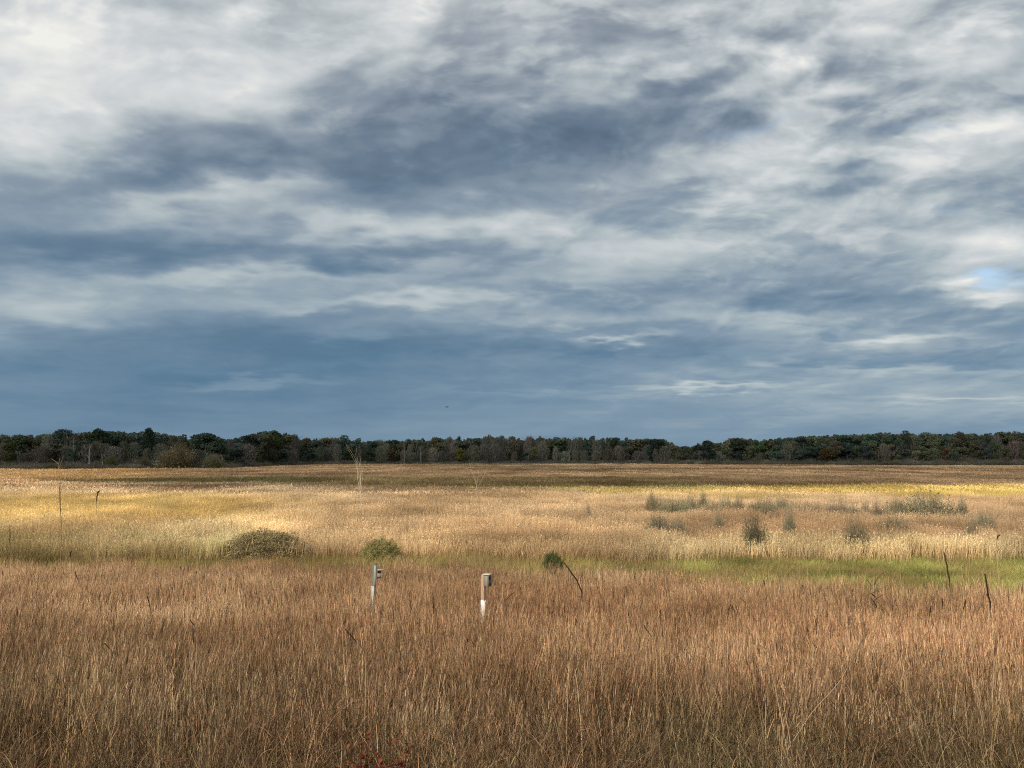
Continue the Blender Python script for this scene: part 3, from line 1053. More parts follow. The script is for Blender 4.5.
PROTO_H = 18.0
DEC = [(leafy_crown(k, 18, rng.uniform(4.4, 7.2), rng.uniform(0.10, 0.32), int(rng.integers(13, 32)), (0.4, rng.uniform(0.8, 1.1)), 95, rng.choice([0.0, 0.0, 0.3, 0.5])), trunk_mesh(k, 18)) for k in range(12)]
OVAL = [(leafy_crown(k, 18, 4.0, 0.22, 22), trunk_mesh(k, 18)) for k in range(3)]
CEDAR = [(leafy_crown(k, 18, 4.6, 0.08, 24, (0.4, 0.9), 100, 0.75), trunk_mesh(k, 18, 0.25)) for k in range(2)]
BARE = [(bare_crown(k, 18, rng.uniform(3.0, 4.2)), trunk_mesh(k, 18, 0.22, 0.92)) for k in range(5)]


def wood_dist(u):
    return np.interp(u, [-600, 0, 215, 260, 310, 480, 640, 700, 860, 1024, 1600], [380, 385, 392, 470, 600, 640, 640, 590, 545, 515, 490])


SKY_U = [-200, 0, 22, 40, 60, 80, 97, 112, 130, 150, 168, 190, 205, 216, 232, 250, 268, 284, 296, 312, 332, 352, 380, 420, 460, 490, 520, 560, 600, 640, 662, 670,
         680, 694, 700, 710, 717, 730, 745, 760, 780, 800, 820, 850, 880, 910, 940, 970, 1000, 1024, 1300]
SKY_R = [433, 434, 436, 433, 432, 433, 429, 431, 431, 431, 433, 438, 434, 436, 438, 434, 430, 432, 437, 438, 437, 439, 440, 439, 438, 436, 437, 437, 438, 439, 439, 441,
         446, 445, 442, 440, 443, 439, 437, 439, 437, 436, 434, 433, 432, 433, 433, 433, 431, 431, 430]


def skyline(u):
    return np.interp(u, SKY_U, SKY_R)


GREENS = [(0.078, 0.106, 0.072), (0.094, 0.114, 0.068), (0.066, 0.098, 0.076), (0.118, 0.122, 0.070), (0.124, 0.114, 0.072)]
RUSSET = (0.13, 0.092, 0.050)
GREYB = (0.158, 0.150, 0.120)

STRETCH = [(-999, 90, 'left of the tall dark oak'), (90, 150, 'between the tall dark oak and the olive willow'), (150, 215, 'behind the olive willow'),
           (215, 295, 'around the high rounded oak'), (295, 390, 'above the pale leafless sapling'), (390, 480, 'behind the small yellow tree'),
           (480, 580, 'on the low grey rise mid wood'), (580, 672, 'left of the notch in the skyline'), (672, 730, 'in the notch of the skyline'),
           (730, 830, 'right of the lone round tree'), (830, 930, 'on the right hand slope of the wood'), (930, 9999, 'at the right end of the wood')]


def stretch(u):
    for a, b, t in STRETCH:
        if a <= u < b:
            return t


PROTOS = {}


def place_tree(kind, u, D, h, width, colr, label=None, group=None, cat='tree'):
    fam, noun, nm = {'dec': (DEC, 'dark green broad-crowned tree', 'broadleaf_tree'), 'oval': (OVAL, 'olive green narrow-crowned tree', 'broadleaf_tree'),
                     'cedar': (CEDAR, 'dark pointed evergreen tree', 'evergreen_tree'), 'bare': (BARE, 'grey nearly leafless tree', 'bare_tree'),
                     'russet': (DEC, 'rusty brown autumn tree', 'broadleaf_tree')}[kind]
    k = rng.integers(0, len(fam))
    key = (nm, kind, int(k))
    if key not in PROTOS:
        PROTOS[key] = o = tree_proto(nm, *fam[k])
    else:
        o = copy_thing(PROTOS[key])
    x = (u - 512) / F * D
    o.location = (x, D, float(ground_z(x, D)))
    s = h / PROTO_H
    ww = width / (4.0 if kind in ('bare', 'oval') else 5.8 if kind != 'cedar' else 4.2)
    o.scale = (ww, ww, s)
    o.rotation_euler = (0, 0, rng.random() * 6.283)
    tag(o, label or f'{noun} {stretch(u)}', cat, group or (None if label else f'{noun}s {stretch(u)}'))
    for ch in o.children:
        ch.color = (*colr, 1) if ch.name.startswith('crown') else (0.8, 0.8, 0.8, 1)
    return o


def hgt(row, D):
    return EYE + (457 - row) / F * D


def jit(c, s=0.16):
    c = np.array(c) * math.exp(rng.normal(0, s)) * np.exp(rng.normal(0, 0.06, 3))
    return tuple(float(v) for v in c)


# skyline row
u = -30.0
while u < 1060:
    D = float(wood_dist(u)) + rng.uniform(18, 40)
    T = float(skyline(u)) + rng.choice([-1.2, 0.3, 1.5, 3.5]) + rng.uniform(-0.9, 0.9)
    greyness = np.interp(u, [30, 40, 85, 95, 330, 400, 460, 545, 580], [0.1, 0.75, 0.75, 0.05, 0.1, 0.35, 0.75, 0.7, 0.15])
    h = hgt(T, D)
    w = rng.uniform(4.2, 8.6) * h / 20
    if 660 < u < 702:
        h, w = min(h, hgt(skyline(u) + 0.5, D)), 3.0
    if rng.random() < greyness:
        place_tree('bare', u, D, h, w * 0.8, jit(GREYB, 0.18))
        u += rng.uniform(5, 8)
    else:
        kind = 'oval' if rng.random() < 0.3 else 'dec'
        place_tree(kind, u, D, h, w, jit(GREENS[rng.integers(0, 5)]))
        u += rng.uniform(6, 14)
# lower front row
u = -25.0
while u < 1055:
    D = float(wood_dist(u)) + rng.uniform(2, 14)
    T0 = float(skyline(u))
    B0 = 457 + F * 5.3 / D
    T = T0 + (B0 - T0) * rng.uniform(0.22, 0.55)
    h = hgt(T, D)
    greyness = np.interp(u, [0, 40, 95, 130, 200, 260, 400, 470, 660, 740, 900, 1024], [0.6, 0.8, 0.7, 0.5, 0.4, 0.3, 0.6, 0.85, 0.6, 0.3, 0.14, 0.12])
    w = rng.uniform(3.4, 6.6) * (h / 14) ** 0.5
    q = rng.random()
    if q < greyness:
        place_tree('bare', u, D, h, w * 0.95, jit(GREYB, 0.22))
    elif q < greyness + 0.05:
        place_tree('russet', u, D, h, w, jit(RUSSET))
    else:
        place_tree('dec', u, D, h, w, jit(GREENS[rng.integers(0, 5)]))
    u += rng.uniform(7.5, 13)
# trees that stand out
for (kind, u, row, dD, w, c, lab) in [
    ('dec', 97, 429, 16, 6.5, (0.044, 0.060, 0.036), 'tallest dark oak on the left of the wood'),
    ('dec', 268, 430, 14, 9.0, (0.068, 0.084, 0.038), 'big rounded oak humped highest left of the grey sapling'),
    ('cedar', 149, 429, 16, 3.6, (0.036, 0.054, 0.038), 'small dark pointed evergreen poking above the left skyline'),
    ('dec', 705, 440, 4, 6.8, (0.030, 0.048, 0.036), 'lone round dark tree standing in the skyline notch'),
    ('dec', 740, 437, 12, 9.5, (0.044, 0.060, 0.036), 'broad dark domed tree just right of the lone round tree'),
    ('dec', 655, 440, 6, 9.0, (0.034, 0.052, 0.038), 'dark full tree ending the wood left of the skyline notch'),
    ('bare', 296, 433, 12, 4.2, (0.10, 0.10, 0.085), 'thin grey leafless tree rising right of the big rounded oak'),
    ('oval', 460, 449, 1, 3.4, (0.155, 0.135, 0.035), 'small yellow-leaved tree at the foot of the grey wood'),
    ('russet', 824, 448, 3, 7.5, (0.125, 0.092, 0.035), 'golden brown rounded tree low on the right slope'),
    ('dec', 12, 441, 2, 4.5, (0.060, 0.070, 0.026), 'yellowish green tree at the left end of the wood'),
]:
    D = float(wood_dist(u)) + dD
    place_tree(kind, u, D, hgt(row, D), w, c, lab)

# the wide olive willow in front of the wood
WIL = bush_crown(1, 10, 7)


def shrub_stems(seed, H, Wd, ns=16, r=0.05, c=(0.13, 0.11, 0.085)):
    g = Geo()
    for k in range(ns):
        a, e = rng.random() * 6.283, rng.random()
        d = np.array([math.cos(a) * e * Wd / H, math.sin(a) * e * Wd / H, 1.0])
        limb(g, (math.cos(a) * Wd * 0.08, math.sin(a) * Wd * 0.08, -0.1), d, H * rng.uniform(0.5, 0.85), r, 1, np.array(c), 2, 4)
    return g.mesh('stems', M_BARK)


def shrub(name, fol, stems, loc, sc, colr, label, group=None, rz=0.0, stemc=(0.9, 0.9, 0.9)):
    root = empty(name, loc, rz)
    root.scale = sc
    a = part('foliage', fol, root)
    a.color = (*colr, 1)
    b = part('stems', stems, root)
    b.color = (*stemc, 1)
    tag(root, label, 'shrub', group)
    return root


ST_WIL = shrub_stems(1, 10, 7, 22, 0.11)
for (u, dD, w, row, c, lab) in [(178, -9, 13.0, 440.5, (0.215, 0.185, 0.098), 'large olive brown willow standing forward of the left wood'),
                                (214, -5, 7.4, 451, (0.215, 0.190, 0.110), 'pale olive bush beside the large willow, at the foot of the wood'),
                                (146, -5, 4.6, 455, (0.125, 0.110, 0.065), 'low olive brown bush left of the large willow'),
                                (113, -4, 4.0, 453, (0.115, 0.125, 0.040), 'yellow green bush beside the pale dead trunks')]:
    D = float(wood_dist(u)) + dD
    x = (u - 512) / F * D
    h = hgt(row, D)
    shrub('willow_bush', WIL, ST_WIL, (x, D, 0), (w / 7, w / 7, h / 10), c, lab, rz=rng.random() * 6)

# pale dead trunks against the wood
for (u, row, dD, r0, lab) in [(92, 449.5, -7, 0.34, 'forked pale dead trunk against the left wood'), (104, 455, -6, 0.2, 'short pale dead trunk right of the forked one'),
                              (75, 438, 3, 0.16, 'thin tall grey dead trunk in the left wood'), (421, 447, -2, 0.26, 'pale dead trunk above the middle of the marsh'),
                              (569, 451, -3, 0.24, 'thin pale dead trunk in the grey middle wood'), (405, 444, 1, 0.2, 'slender grey dead trunk left of the yellow tree')]:
    D = float(wood_dist(u)) + dD
    x = (u - 512) / F * D
    h = hgt(row, D)
    root = empty('dead_tree', (x, D, 0))
    tag(root, lab, 'dead tree')
    g = Geo()
    col = np.array([0.27, 0.25, 0.21]) if u in (92, 104) else np.array([0.19, 0.175, 0.145])
    r0 *= 0.8
    z = np.linspace(-0.3, h, 6)
    off = np.cumsum(rng.normal(0, 0.12, (6, 2)), 0)
    pts = np.column_stack([off, z])
    g.tube(pts, np.linspace(r0, r0 * 0.5, 6), col, 7)
    t = part('trunk', g.mesh('trunk', M_STALK), root)
    g = Geo()
    for k in range(4):
        j = rng.integers(2, 6)
        a = rng.random() * 6.28
        limb(g, pts[j], (math.cos(a), math.sin(a) * 0.3, 1.0), h * 0.22, r0 * 0.45, 1, col * 0.8, 2, 3)
    part('branches', g.mesh('branches', M_STALK), root)

# the deep wood behind, one mass of crowns, and the brush along its foot
p = []
for row in range(7):
    u = -160.0
    while u < 1200:
        D = float(wood_dist(u)) + 55 + row * 26 + rng.uniform(-8, 8)
        p.append(((u - 512) / F * D, D, u, row))
        u += rng.uniform(8, 14)
p = np.array(p)
x, y, u, row = p.T
T = skyline(u) + rng.uniform(0.8, 3.2, len(x))
h = EYE + (457 - T) / F * y
ridge = smooth(310, 345, u) * (1 - smooth(640, 668, u)) * (row == 6)
h = np.where(ridge > 0.5, EYE + (457 - skyline(u) + rng.uniform(-0.6, 1.4, len(x))) / F * y, h)
N = len(x)
V_W = [leafy_crown(k, 18, 6.0, 0.04, 20, (0.8, 1.5), 45) for k in range(4)]
for m in V_W:
    m.materials.clear()
    m.materials.append(M_GRASS)
tint = np.array(GREENS)[rng.integers(0, 5, N)] * np.exp(rng.normal(0, 0.2, (N, 1)))
wd = rng.uniform(0.8, 1.25, N)
scatter('deep_woodland', V_W, np.stack([x, y, ground_z(x, y)], 1), np.stack([np.zeros(N), np.zeros(N), rng.random(N) * 6.28], 1),
        np.stack([wd, wd, h / 18], 1), rng.integers(0, 4, N), tint, 'dark mass of woodland closing off the marsh behind the front trees', 'woodland')


def brush_clump(seed):
    g = Geo()
    m = 420
    a, q = rng.random(m) * 6.283, 3.2 * np.sqrt(rng.random(m))
    b = np.stack([q * np.cos(a), q * np.sin(a), np.zeros(m)], 1)
    c = vary(m, (1, 1, 1), 0.3, 0.06)
    g.ribbons(b, rng.uniform(1.5, 4.0, m) * (1.1 - 0.13 * q), a, rng.uniform(0, 0.45, m), rng.normal(0, 0.2, m), rng.uniform(0.06, 0.16, m), 2, c * 0.8, c, 0.3)
    k = 260
    a, q = rng.random(k) * 6.283, 3.3 * np.sqrt(rng.random(k))
    g.quads(np.stack([q * np.cos(a), q * np.sin(a), rng.uniform(0.3, 3.4, k) * (1.1 - 0.13 * q)], 1), rng.uniform(0.3, 0.7, k), vary(k, (1, 1, 1), 0.3, 0.08), 0.3, 0.6)
    return g.mesh('brush_clump', M_GRASS)


V_B = [brush_clump(k) for k in range(4)]
p = []
for row in range(5):
    u = -160.0
    while u < 1200:
        D = float(wood_dist(u)) - 9 + row * 5 + rng.uniform(-2, 2)
        p.append(((u - 512) / F * D, D, u, row))
        u += rng.uniform(3.5, 6.5)
p = np.array(p)
x, y, u, row = p.T
N = len(x)
hh = rng.uniform(0.55, 1.05, N) * (1.05 + 0.20 * row)
hh *= np.interp(u, [230, 300, 640, 720], [1.0, 0.75, 0.8, 1.15])
tint = np.where(rng.random((N, 1)) < 0.3, np.array([[0.150, 0.140, 0.085]]), np.array([[0.165, 0.150, 0.120]])) * np.exp(rng.normal(0, 0.22, (N, 1)))
s = rng.uniform(0.9, 1.4, N)
scatter('brush_thicket', V_B, np.stack([x, y, ground_z(x, y)], 1), eul(N, 0.04), np.stack([s, s, hh], 1), rng.integers(0, 4, N), tint,
        'grey brown brush growing in a continuous strip along the foot of the wood', 'brush')


# ------------------------------------------------------------------ shrubs standing in the marsh
def willow_fol(seed, H=1.0, Wd=1.0, ntw=950, nlf=3400, open_=0.35, leaf=(0.035, 0.085)):
    g = Geo()
    a = rng.random(ntw) * 2 * np.pi
    e = np.sqrt(rng.random(ntw))
    b = np.stack([np.cos(a) * e * Wd * 0.35, np.sin(a) * e * Wd * 0.35, np.zeros(ntw)], 1)
    c = vary(ntw, (0.85, 0.85, 0.85), 0.25, 0.05)
    ctr = g.ribbons(b, H * (1.08 - open_ * e) * rng.uniform(0.45, 1.08, ntw), a + rng.normal(0, 0.5, ntw), e * 0.7 + np.abs(rng.normal(0, .10, ntw)), rng.normal(0, .2, ntw) - e * 0.1,
                    rng.uniform(0.007, 0.014, ntw), 4, c * 0.8, c, 0.4)
    k = rng.integers(1, 4, nlf)
    j = rng.integers(0, ntw, nlf)
    f = rng.random((nlf, 1))
    q = ctr[j, k] * (1 - f) + ctr[j, k + 1] * f + rng.normal(0, 0.03, (nlf, 3))
    g.quads(q, rng.uniform(*leaf, nlf), vary(nlf, (1, 1, 1), 0.3, 0.07), 0.6, 0.4)
    return g.mesh('foliage', M_LEAF)


def dome_fol(seed, nlf=38000, leaf=(0.018, 0.042)):
    """dense rounded bush, unit radius and height, uneven outline"""
    g = Geo()
    dv = rng.normal(size=(nlf, 3))
    dv[:, 2] = np.abs(dv[:, 2])
    dv /= np.linalg.norm(dv, axis=1)[:, None]
    dv = dv[(np.sin(dv[:, 0] * 13 + seed) * np.sin(dv[:, 2] * 15) * np.sin(dv[:, 1] * 12 + 1) < 0.35) | (rng.random(len(dv)) < 0.55)]
    nlf = len(dv)
    bump = 0.86 + 0.13 * np.sin(dv[:, 0] * 8 + seed) * np.cos(dv[:, 1] * 7) + 0.06 * np.sin(dv[:, 0] * 19 + dv[:, 2] * 15)
    rad = rng.uniform(0.55, 1.0, nlf) ** 0.5 * bump
    q = dv * rad[:, None]
    lum = np.exp(0.22 * np.sin(dv[:, 0] * 11 + 2 * seed) * np.sin(dv[:, 2] * 9 + dv[:, 1] * 6))
    g.quads(q, rng.uniform(*leaf, nlf), vary(nlf, (1, 1, 1), 0.20, 0.06) * lum[:, None], 0.3, 0.55)
    m = 130
    a = rng.random(m) * 6.283
    e = np.sqrt(rng.random(m))
    b = np.stack([np.cos(a) * e * .8, np.sin(a) * e * .8, np.sqrt(1 - e * e * .8) * 0.75], 1)
    g.ribbons(b, rng.uniform(0.08, 0.2, m), a, e * 0.9, rng.normal(0, .2, m), rng.uniform(0.008, 0.016, m), 2, vary(m, (1, 1, .95), .3), vary(m, (1, 1, .95), .3), .4)
    return g.mesh('foliage', M_LEAF)


F_WIL = [willow_fol(k) for k in range(4)]
F_WIL_D = [willow_fol(k, 1, 1, 520, 1500, 0.25, (0.04, 0.10)) for k in range(2)]
F_DOME = [dome_fol(k) for k in range(2)]
ST_S = [shrub_stems(k, 1.0, 0.7, 9, 0.014) for k in range(2)]
GREY_W = (0.250, 0.222, 0.142)


def marsh_pt(u, base_row, top_h=0.9):
    """marsh point whose reed tops show at base_row"""
    D = (EYE - top_h) * F / (base_row - 457)
    return (u - 512) / F * D, D


SHRUBS = [  # kind, column, base row, width px, height px, colour, label
    ('dome', 268, 545.5, 52, 14.5, (0.255, 0.205, 0.105), 'largest rounded olive grey bush in the reeds at left'),
    ('dome', 383, 549.5, 27, 10, (0.270, 0.235, 0.095), 'green-brown bush in the reeds beyond the left nest box'),
    ('dome', 552, 561, 14.5, 7.5, (0.075, 0.098, 0.036), 'small dark green rounded bush behind the bent dark stalk'),
    ('dense', 751, 543, 13, 24, (0.105, 0.100, 0.058), 'dark upright willow shrub, darkest among the right reeds'),
    ('willow', 786, 533, 8, 18, GREY_W, 'small grey willow shrub just right of the dark upright one'),
    ('willow', 851, 544, 14, 20, (0.205, 0.165, 0.100), 'open grey willow shrub above the pale straw fringe'),
    ('willow', 924, 517, 36, 20, (0.250, 0.225, 0.140), 'broadest grey willow thicket under the yellow reed belt'),
    ('willow', 893, 517, 14, 12, GREY_W, 'low grey willow against the left flank of the broadest thicket'),
    ('willow', 958, 518, 8, 15, GREY_W, 'slim grey willow on the right flank of the broadest thicket'),
    ('willow', 888, 532, 18, 12, GREY_W, 'low grey willow in front of the broadest thicket'),
    ('willow', 656, 533, 17, 13, (0.175, 0.165, 0.110), 'grey shrub patch nearest the centre, in front of the row'),
    ('willow', 676, 532, 9, 9, GREY_W, 'tiny grey shrub right of the central grey patch'),
    ('willow', 716, 528, 7, 10, GREY_W, 'tiny grey shrub left of the dark upright one'),
    ('willow', 587, 520, 5, 10, GREY_W, 'lone tiny grey shrub amid the central tan reeds'),
    ('willow', 979, 528, 12, 11, GREY_W, 'faint grey shrub near the right edge of the reeds'),
    ('willow', 966, 538, 9, 12, (0.23, 0.18, 0.115), 'faint brown shrub near the right edge below the grey one'),
]
for (kind, u, brow, wpx, hpx, c, lab) in SHRUBS:
    x, D = marsh_pt(u, brow)
    h = (hpx / F * D) + (1.25 if kind == 'dome' else 1.7)
    w = wpx / F * D
    k = rng.integers(0, 2)
    fol = {'dome': F_DOME, 'dense': F_WIL_D, 'willow': F_WIL}[kind][k]
    rad = w if kind == 'dome' else w / 0.85
    shrub('willow_shrub' if kind != 'dome' else 'rounded_bush', fol, ST_S[k], (x, D, float(ground_z(x, D))), (rad, rad, h), c, lab, rz=rng.random() * 6)
# the two loose rows of grey willows on the right
cnt = 0
for (u0, u1, row0, row1) in [(650, 765, 512, 513), (765, 905, 514, 516)]:
    u = u0
    while u < u1:
        t = (u - u0) / (u1 - u0)
        x, D = marsh_pt(u, row0 + (row1 - row0) * t + rng.uniform(-2.5, 2.5))
        h = rng.uniform(8, 16) / F * D + 1.5
        w = rng.uniform(7, 13) / F * D / 0.85
        k = rng.integers(0, 4)
        lab = 'pale grey willow in the thin row left of the dark upright shrub' if u0 < 700 else 'pale grey willow in the row leading to the broadest thicket'
        shrub('willow_shrub', F_WIL[k], ST_S[k % 2], (x, D, float(ground_z(x, D))), (w, w, h), jit(GREY_W, 0.12), lab,
              'grey willows in the left row' if u0 < 700 else 'grey willows in the right row', rng.random() * 6)
        u += rng.uniform(7, 16)

# yellow-flowered plants at the edge of the sedge
def flower_plant(u, row, D, h, w, ns, lab, cat='wildflower', leafc=(0.12, 0.15, 0.03), fl=(0.72, 0.56, 0.04)):
    x = (u - 512) / F * D
    root = empty('goldenrod', (x, D, float(ground_z(x, D))))
    tag(root, lab, cat)
    g = Geo()
    a = rng.random(ns) * 6.283
    e = np.sqrt(rng.random(ns))
    b = np.stack([np.cos(a) * e * w * .3, np.sin(a) * e * w * .3, np.zeros(ns)], 1)
    cs = vary(ns, leafc, .25)
    ctr = g.ribbons(b, h * rng.uniform(0.7, 1.05, ns), a, e * 0.4, e * .2, rng.uniform(.008, .014, ns), 4, cs * .7, cs, .5)
    m = ns * 16
    j, k = rng.integers(0, ns, m), rng.integers(0, 4, m)
    f = rng.random((m, 1))
    g.quads(ctr[j, k] * (1 - f) + ctr[j, k + 1] * f + rng.normal(0, .03, (m, 3)), rng.uniform(.05, .13, m), vary(m, leafc, .35, .1), .4, .4)
    part('stems', g.mesh('stems', M_PLANT), root)
    g = Geo()
    m = ns * 14
    j = rng.integers(0, ns, m)
    f = rng.random((m, 1))
    q = ctr[j, 3] * (1 - f) + ctr[j, 4] * f + rng.normal(0, .05, (m, 3))
    g.quads(q, rng.uniform(.03, .08, m), vary(m, fl, .2, .05), .5, .7)
    part('flowers', g.mesh('flowers', M_PLANT), root)
    return root


flower_plant(683, 565, 35.5, 1.25, 1.3, 26, 'bright yellow flowering plant between the reeds and the green sedge')
flower_plant(672, 570, 35.0, 0.95, 0.8, 14, 'smaller yellow flowering plant left of the brightest one')
flower_plant(1001, 590, 26.5, 0.85, 0.5, 9, 'yellow flowers beside the drooping dark stalk')
flower_plant(985, 592, 26.0, 0.8, 0.35, 5, 'few yellow flowers left of the drooping dark stalk')
flower_plant(222, 597, 22, 1.35, 0.4, 6, 'thin yellowing plant among the brown grass', leafc=(0.22, 0.18, 0.06), fl=(0.5, 0.36, 0.08))
flower_plant(876, 605, 19.5, 1.35, 0.5, 9, 'withered yellow plant by the dark curled weed', leafc=(0.16, 0.11, 0.05), fl=(0.45, 0.34, 0.07))


# ------------------------------------------------------------------ leafless saplings
def sapling(u, top, D, spread_px, cols, lab, r0=0.05, nb=7, low=0.45, dense=2):
    x, zt = at(u, top, D)
    z0 = float(ground_z(x, D))
    h = zt - z0
    root = empty('bare_sapling', (x, D, z0))
    tag(root, lab, 'sapling')
    g = Geo()
    z = np.linspace(-0.1, h * 0.72, 7)
    off = np.cumsum(rng.normal(0, 0.03, (7, 2)), 0)
    off -= off[0]
    pts = np.column_stack([off, z])
    g.tube(pts, np.linspace(r0, r0 * 0.55, 7), np.array(cols), 6)
    part('trunk', g.mesh('trunk', M_STALK), root)
    g = Geo()
    sp_ = spread_px / F * D / 2
    for k in range(nb):
        j = low + (0.72 - low) * rng.random()
        p0 = np.array([np.interp(j * h, z, pts[:, 0]), np.interp(j * h, z, pts[:, 1]), j * h])
        a = (k % 2) * np.pi + rng.normal(0, 0.6)
        L = h * (rng.uniform(0.9, 1.02) - j)
        d = np.array([math.cos(a) * sp_ / L * rng.uniform(0.5, 1.1), math.sin(a) * sp_ / L * 0.7, 1.0])
        limb(g, p0, d, L, r0 * 0.55, 1, np.array(cols), dense + 1, 4, None, (0.12, 0.35))
    part('branches', g.mesh('branches', M_STALK), root)
    return root


sapling(362, 461, 76, 11, (0.46, 0.38, 0.26), 'pale leafless sapling standing tall in the tan reeds', 0.024, 6, 0.42, 1)
sapling(477, 471, 95, 8, (0.36, 0.29, 0.19), 'small faint leafless sapling right of the tall pale one', 0.028, 3, 0.4, 1)
sapling(439, 492, 62, 3, (0.20, 0.15, 0.10), 'thin dark bare twig in the central tan reeds', 0.02, 3, 0.5, 1)
sapling(240, 474, 120, 3, (0.20, 0.14, 0.09), 'short dark bare stem on the far marsh at left', 0.07, 2, 0.5, 1)
sapling(232, 515, 58, 6, (0.22, 0.17, 0.09), 'thin leaning bare stem above the largest rounded bush', 0.02, 3, 0.5, 1)
sapling(836, 529, 55, 8, (0.22, 0.17, 0.11), 'bent grey bare twig left of the open grey willow', 0.022, 4, 0.4, 1)
sapling(626, 508, 60, 4, (0.17, 0.12, 0.08), 'short dark bare stem above the green sedge', 0.025, 3, 0.5, 1)


# ------------------------------------------------------------------ dark dead stalks with seed heads
def stalk(path_px, D, r0, colr, lab, head=(0.45, 1.0), hr=3.0, leaves=0, knob=False, rough=0.25, twigs=()):
    """a dead flower stalk: path_px picture positions from the top down at distance D; the foot runs down to the ground"""
    pts = []
    for (c, r) in path_px[::-1]:
        x, z = at(c, r, D)
        pts.append((x, D, z))
    gx_, gz_ = pts[0][0], float(ground_z(pts[0][0], D))
    ip = 0
    if pts[0][2] > gz_ + 0.15:
        ip = 2
        pts = [(gx_ + rng.normal(0, .03), D, gz_ - 0.05), ((gx_ + pts[0][0]) / 2, D, (gz_ + pts[0][2]) / 2)] + pts
    base = np.array(pts[0])
    root = empty('dead_stalk', tuple(base))
    tag(root, lab, 'dead stalk')
    P_ = np.array(pts) - base
    seg = np.concatenate([[0], np.cumsum(np.linalg.norm(np.diff(P_, axis=0), axis=1))])
    S = np.linspace(0, seg[-1], 22)
    C = np.stack([np.interp(S, seg, P_[:, k]) for k in range(3)], 1)
    C[1:-1] = (C[:-2] + 2 * C[1:-1] + C[2:]) / 4
    C[1:-1] += rng.normal(0, r0 * 0.5, C[1:-1].shape)
    g = Geo()
    t0 = seg[ip] / seg[-1]
    hd0, hd1 = t0 + (1 - t0) * head[0], t0 + (1 - t0) * head[1]
    straw = np.array((0.36, 0.245, 0.135)) if max(colr) < 0.15 else np.array(colr)
    k_ = smooth(hd0 - 0.16, hd0 - 0.01, np.linspace(0, 1, 22))[:, None]
    g.tube(C, np.linspace(r0 * 0.8, r0 * 0.5, 22), straw[None, :] * (1 - k_) + np.array(colr)[None, :] * k_, 6)
    for (t, ang, ln) in twigs:
        j = int(t * 21)
        d = np.array([math.cos(ang), rng.normal(0, .2), math.sin(ang)])
        g.tube(np.array([C[j], C[j] + d * ln * .5 + np.array([0, 0, .02]), C[j] + d * ln]), np.array([r0 * .6, r0 * .5, r0 * .3]), np.array(colr), 5)
    st = g.mesh('stem', M_STALK)
    part('stem', st, root)
    g = Geo()
    i0, i1 = int(round(hd0 * 21)), int(round(hd1 * 21))
    sub = C[i0:i1 + 1]
    m = len(sub)
    prof = np.sin(np.pi * np.linspace(0.12, 0.92, m)) ** 0.6
    hr *= 1.15 if D < 25 else 0.85
    g.tube(sub, r0 * hr * prof * 0.7, np.array(colr) * 0.75, 8)
    nb = 26 * m
    k = rng.integers(0, m - 1, nb)
    f = rng.random((nb, 1))
    q = sub[k] * (1 - f) + sub[k + 1] * f
    dv = rng.normal(size=(nb, 3))
    dv /= np.linalg.norm(dv, axis=1)[:, None]
    q = q + dv * (r0 * hr * prof[k] * rng.uniform(0.6, 1.0 + rough, nb))[:, None]
    g.quads(q, rng.uniform(r0 * 1.2, r0 * 3.0, nb), vary(nb, np.array(colr), 0.3), 0.5, 0.45)
    if knob:
        q = C[-1] + rng.normal(0, r0 * 2.6, (80, 3))
        g.quads(q, rng.uniform(r0 * 2, r0 * 5, 80), vary(80, np.array(colr), .3), .3, .5)
    part('seed_head', g.mesh('seed_head', M_PLANT), root)
    return root


DK = (0.050, 0.030, 0.020)
BR = (0.16, 0.10, 0.055)
stalk([(60, 458), (58, 468), (60, 490), (61, 520), (61, 556)], 40, 0.022, (0.165, 0.105, 0.055), 'tallest dead stalk reaching the treeline over the left reeds', (0.45, 0.72), 1.8,
      twigs=[(0.97, 2.6, 0.5), (0.93, 1.25, 0.75), (0.72, 1.2, 0.5)])
stalk([(98, 492), (96, 500), (97, 520), (98, 548)], 40, 0.016, DK, 'thin dead stalk with a curled dark head beside the tallest one', (0.86, 1.0), 3.2, knob=True)
stalk([(10, 525), (10, 545), (11, 570)], 33, 0.012, DK, 'dark short stalk at the left edge of the reeds', (0.6, 1.0), 2.0, twigs=[(0.8, 1.0, .3)])
stalk([(107, 546), (106, 560), (105, 575)], 34, 0.012, DK, 'dark upright stalk below the curled headed one', (0.6, 1.0), 1.7)
stalk([(71, 551), (70, 562)], 34, 0.022, DK, 'short dark stalk straight below the tallest one', (0.6, 1.0), 1.6)
stalk([(564, 563), (573, 574), (579, 584), (584, 597)], 15, 0.010, DK, 'bent dark stalk leaning left before the green bush', (0.1, 0.95), 1.5, twigs=[(0.75, 2.7, .14)])
stalk([(944, 552), (947, 568), (951, 588)], 16, 0.010, (0.075, 0.045, 0.026), 'long dark seed spike over the green sedge at right', (0.0, 1.0), 1.7)
stalk([(985, 574), (988, 592), (991, 612)], 14, 0.010, DK, 'second dark seed spike, right of the long one', (0.0, 1.0), 1.7)
stalk([(1000, 535), (997, 534), (996, 545), (998, 570), (998, 592)], 27, 0.013, DK, 'tall thin stalk with drooping dark head over the sedge', (0.88, 1.0), 2.6, twigs=[(0.80, 0.8, .35)])
stalk([(966, 600), (963, 612), (961, 622)], 16, 0.008, DK, 'short dark spike between the two long dark spikes', (0.6, 1.0), 2.2)
stalk([(942, 598), (943, 612), (944, 624)], 16, 0.007, DK, 'dark spike under the long spike at right', (0.6, 1.0), 2.2)
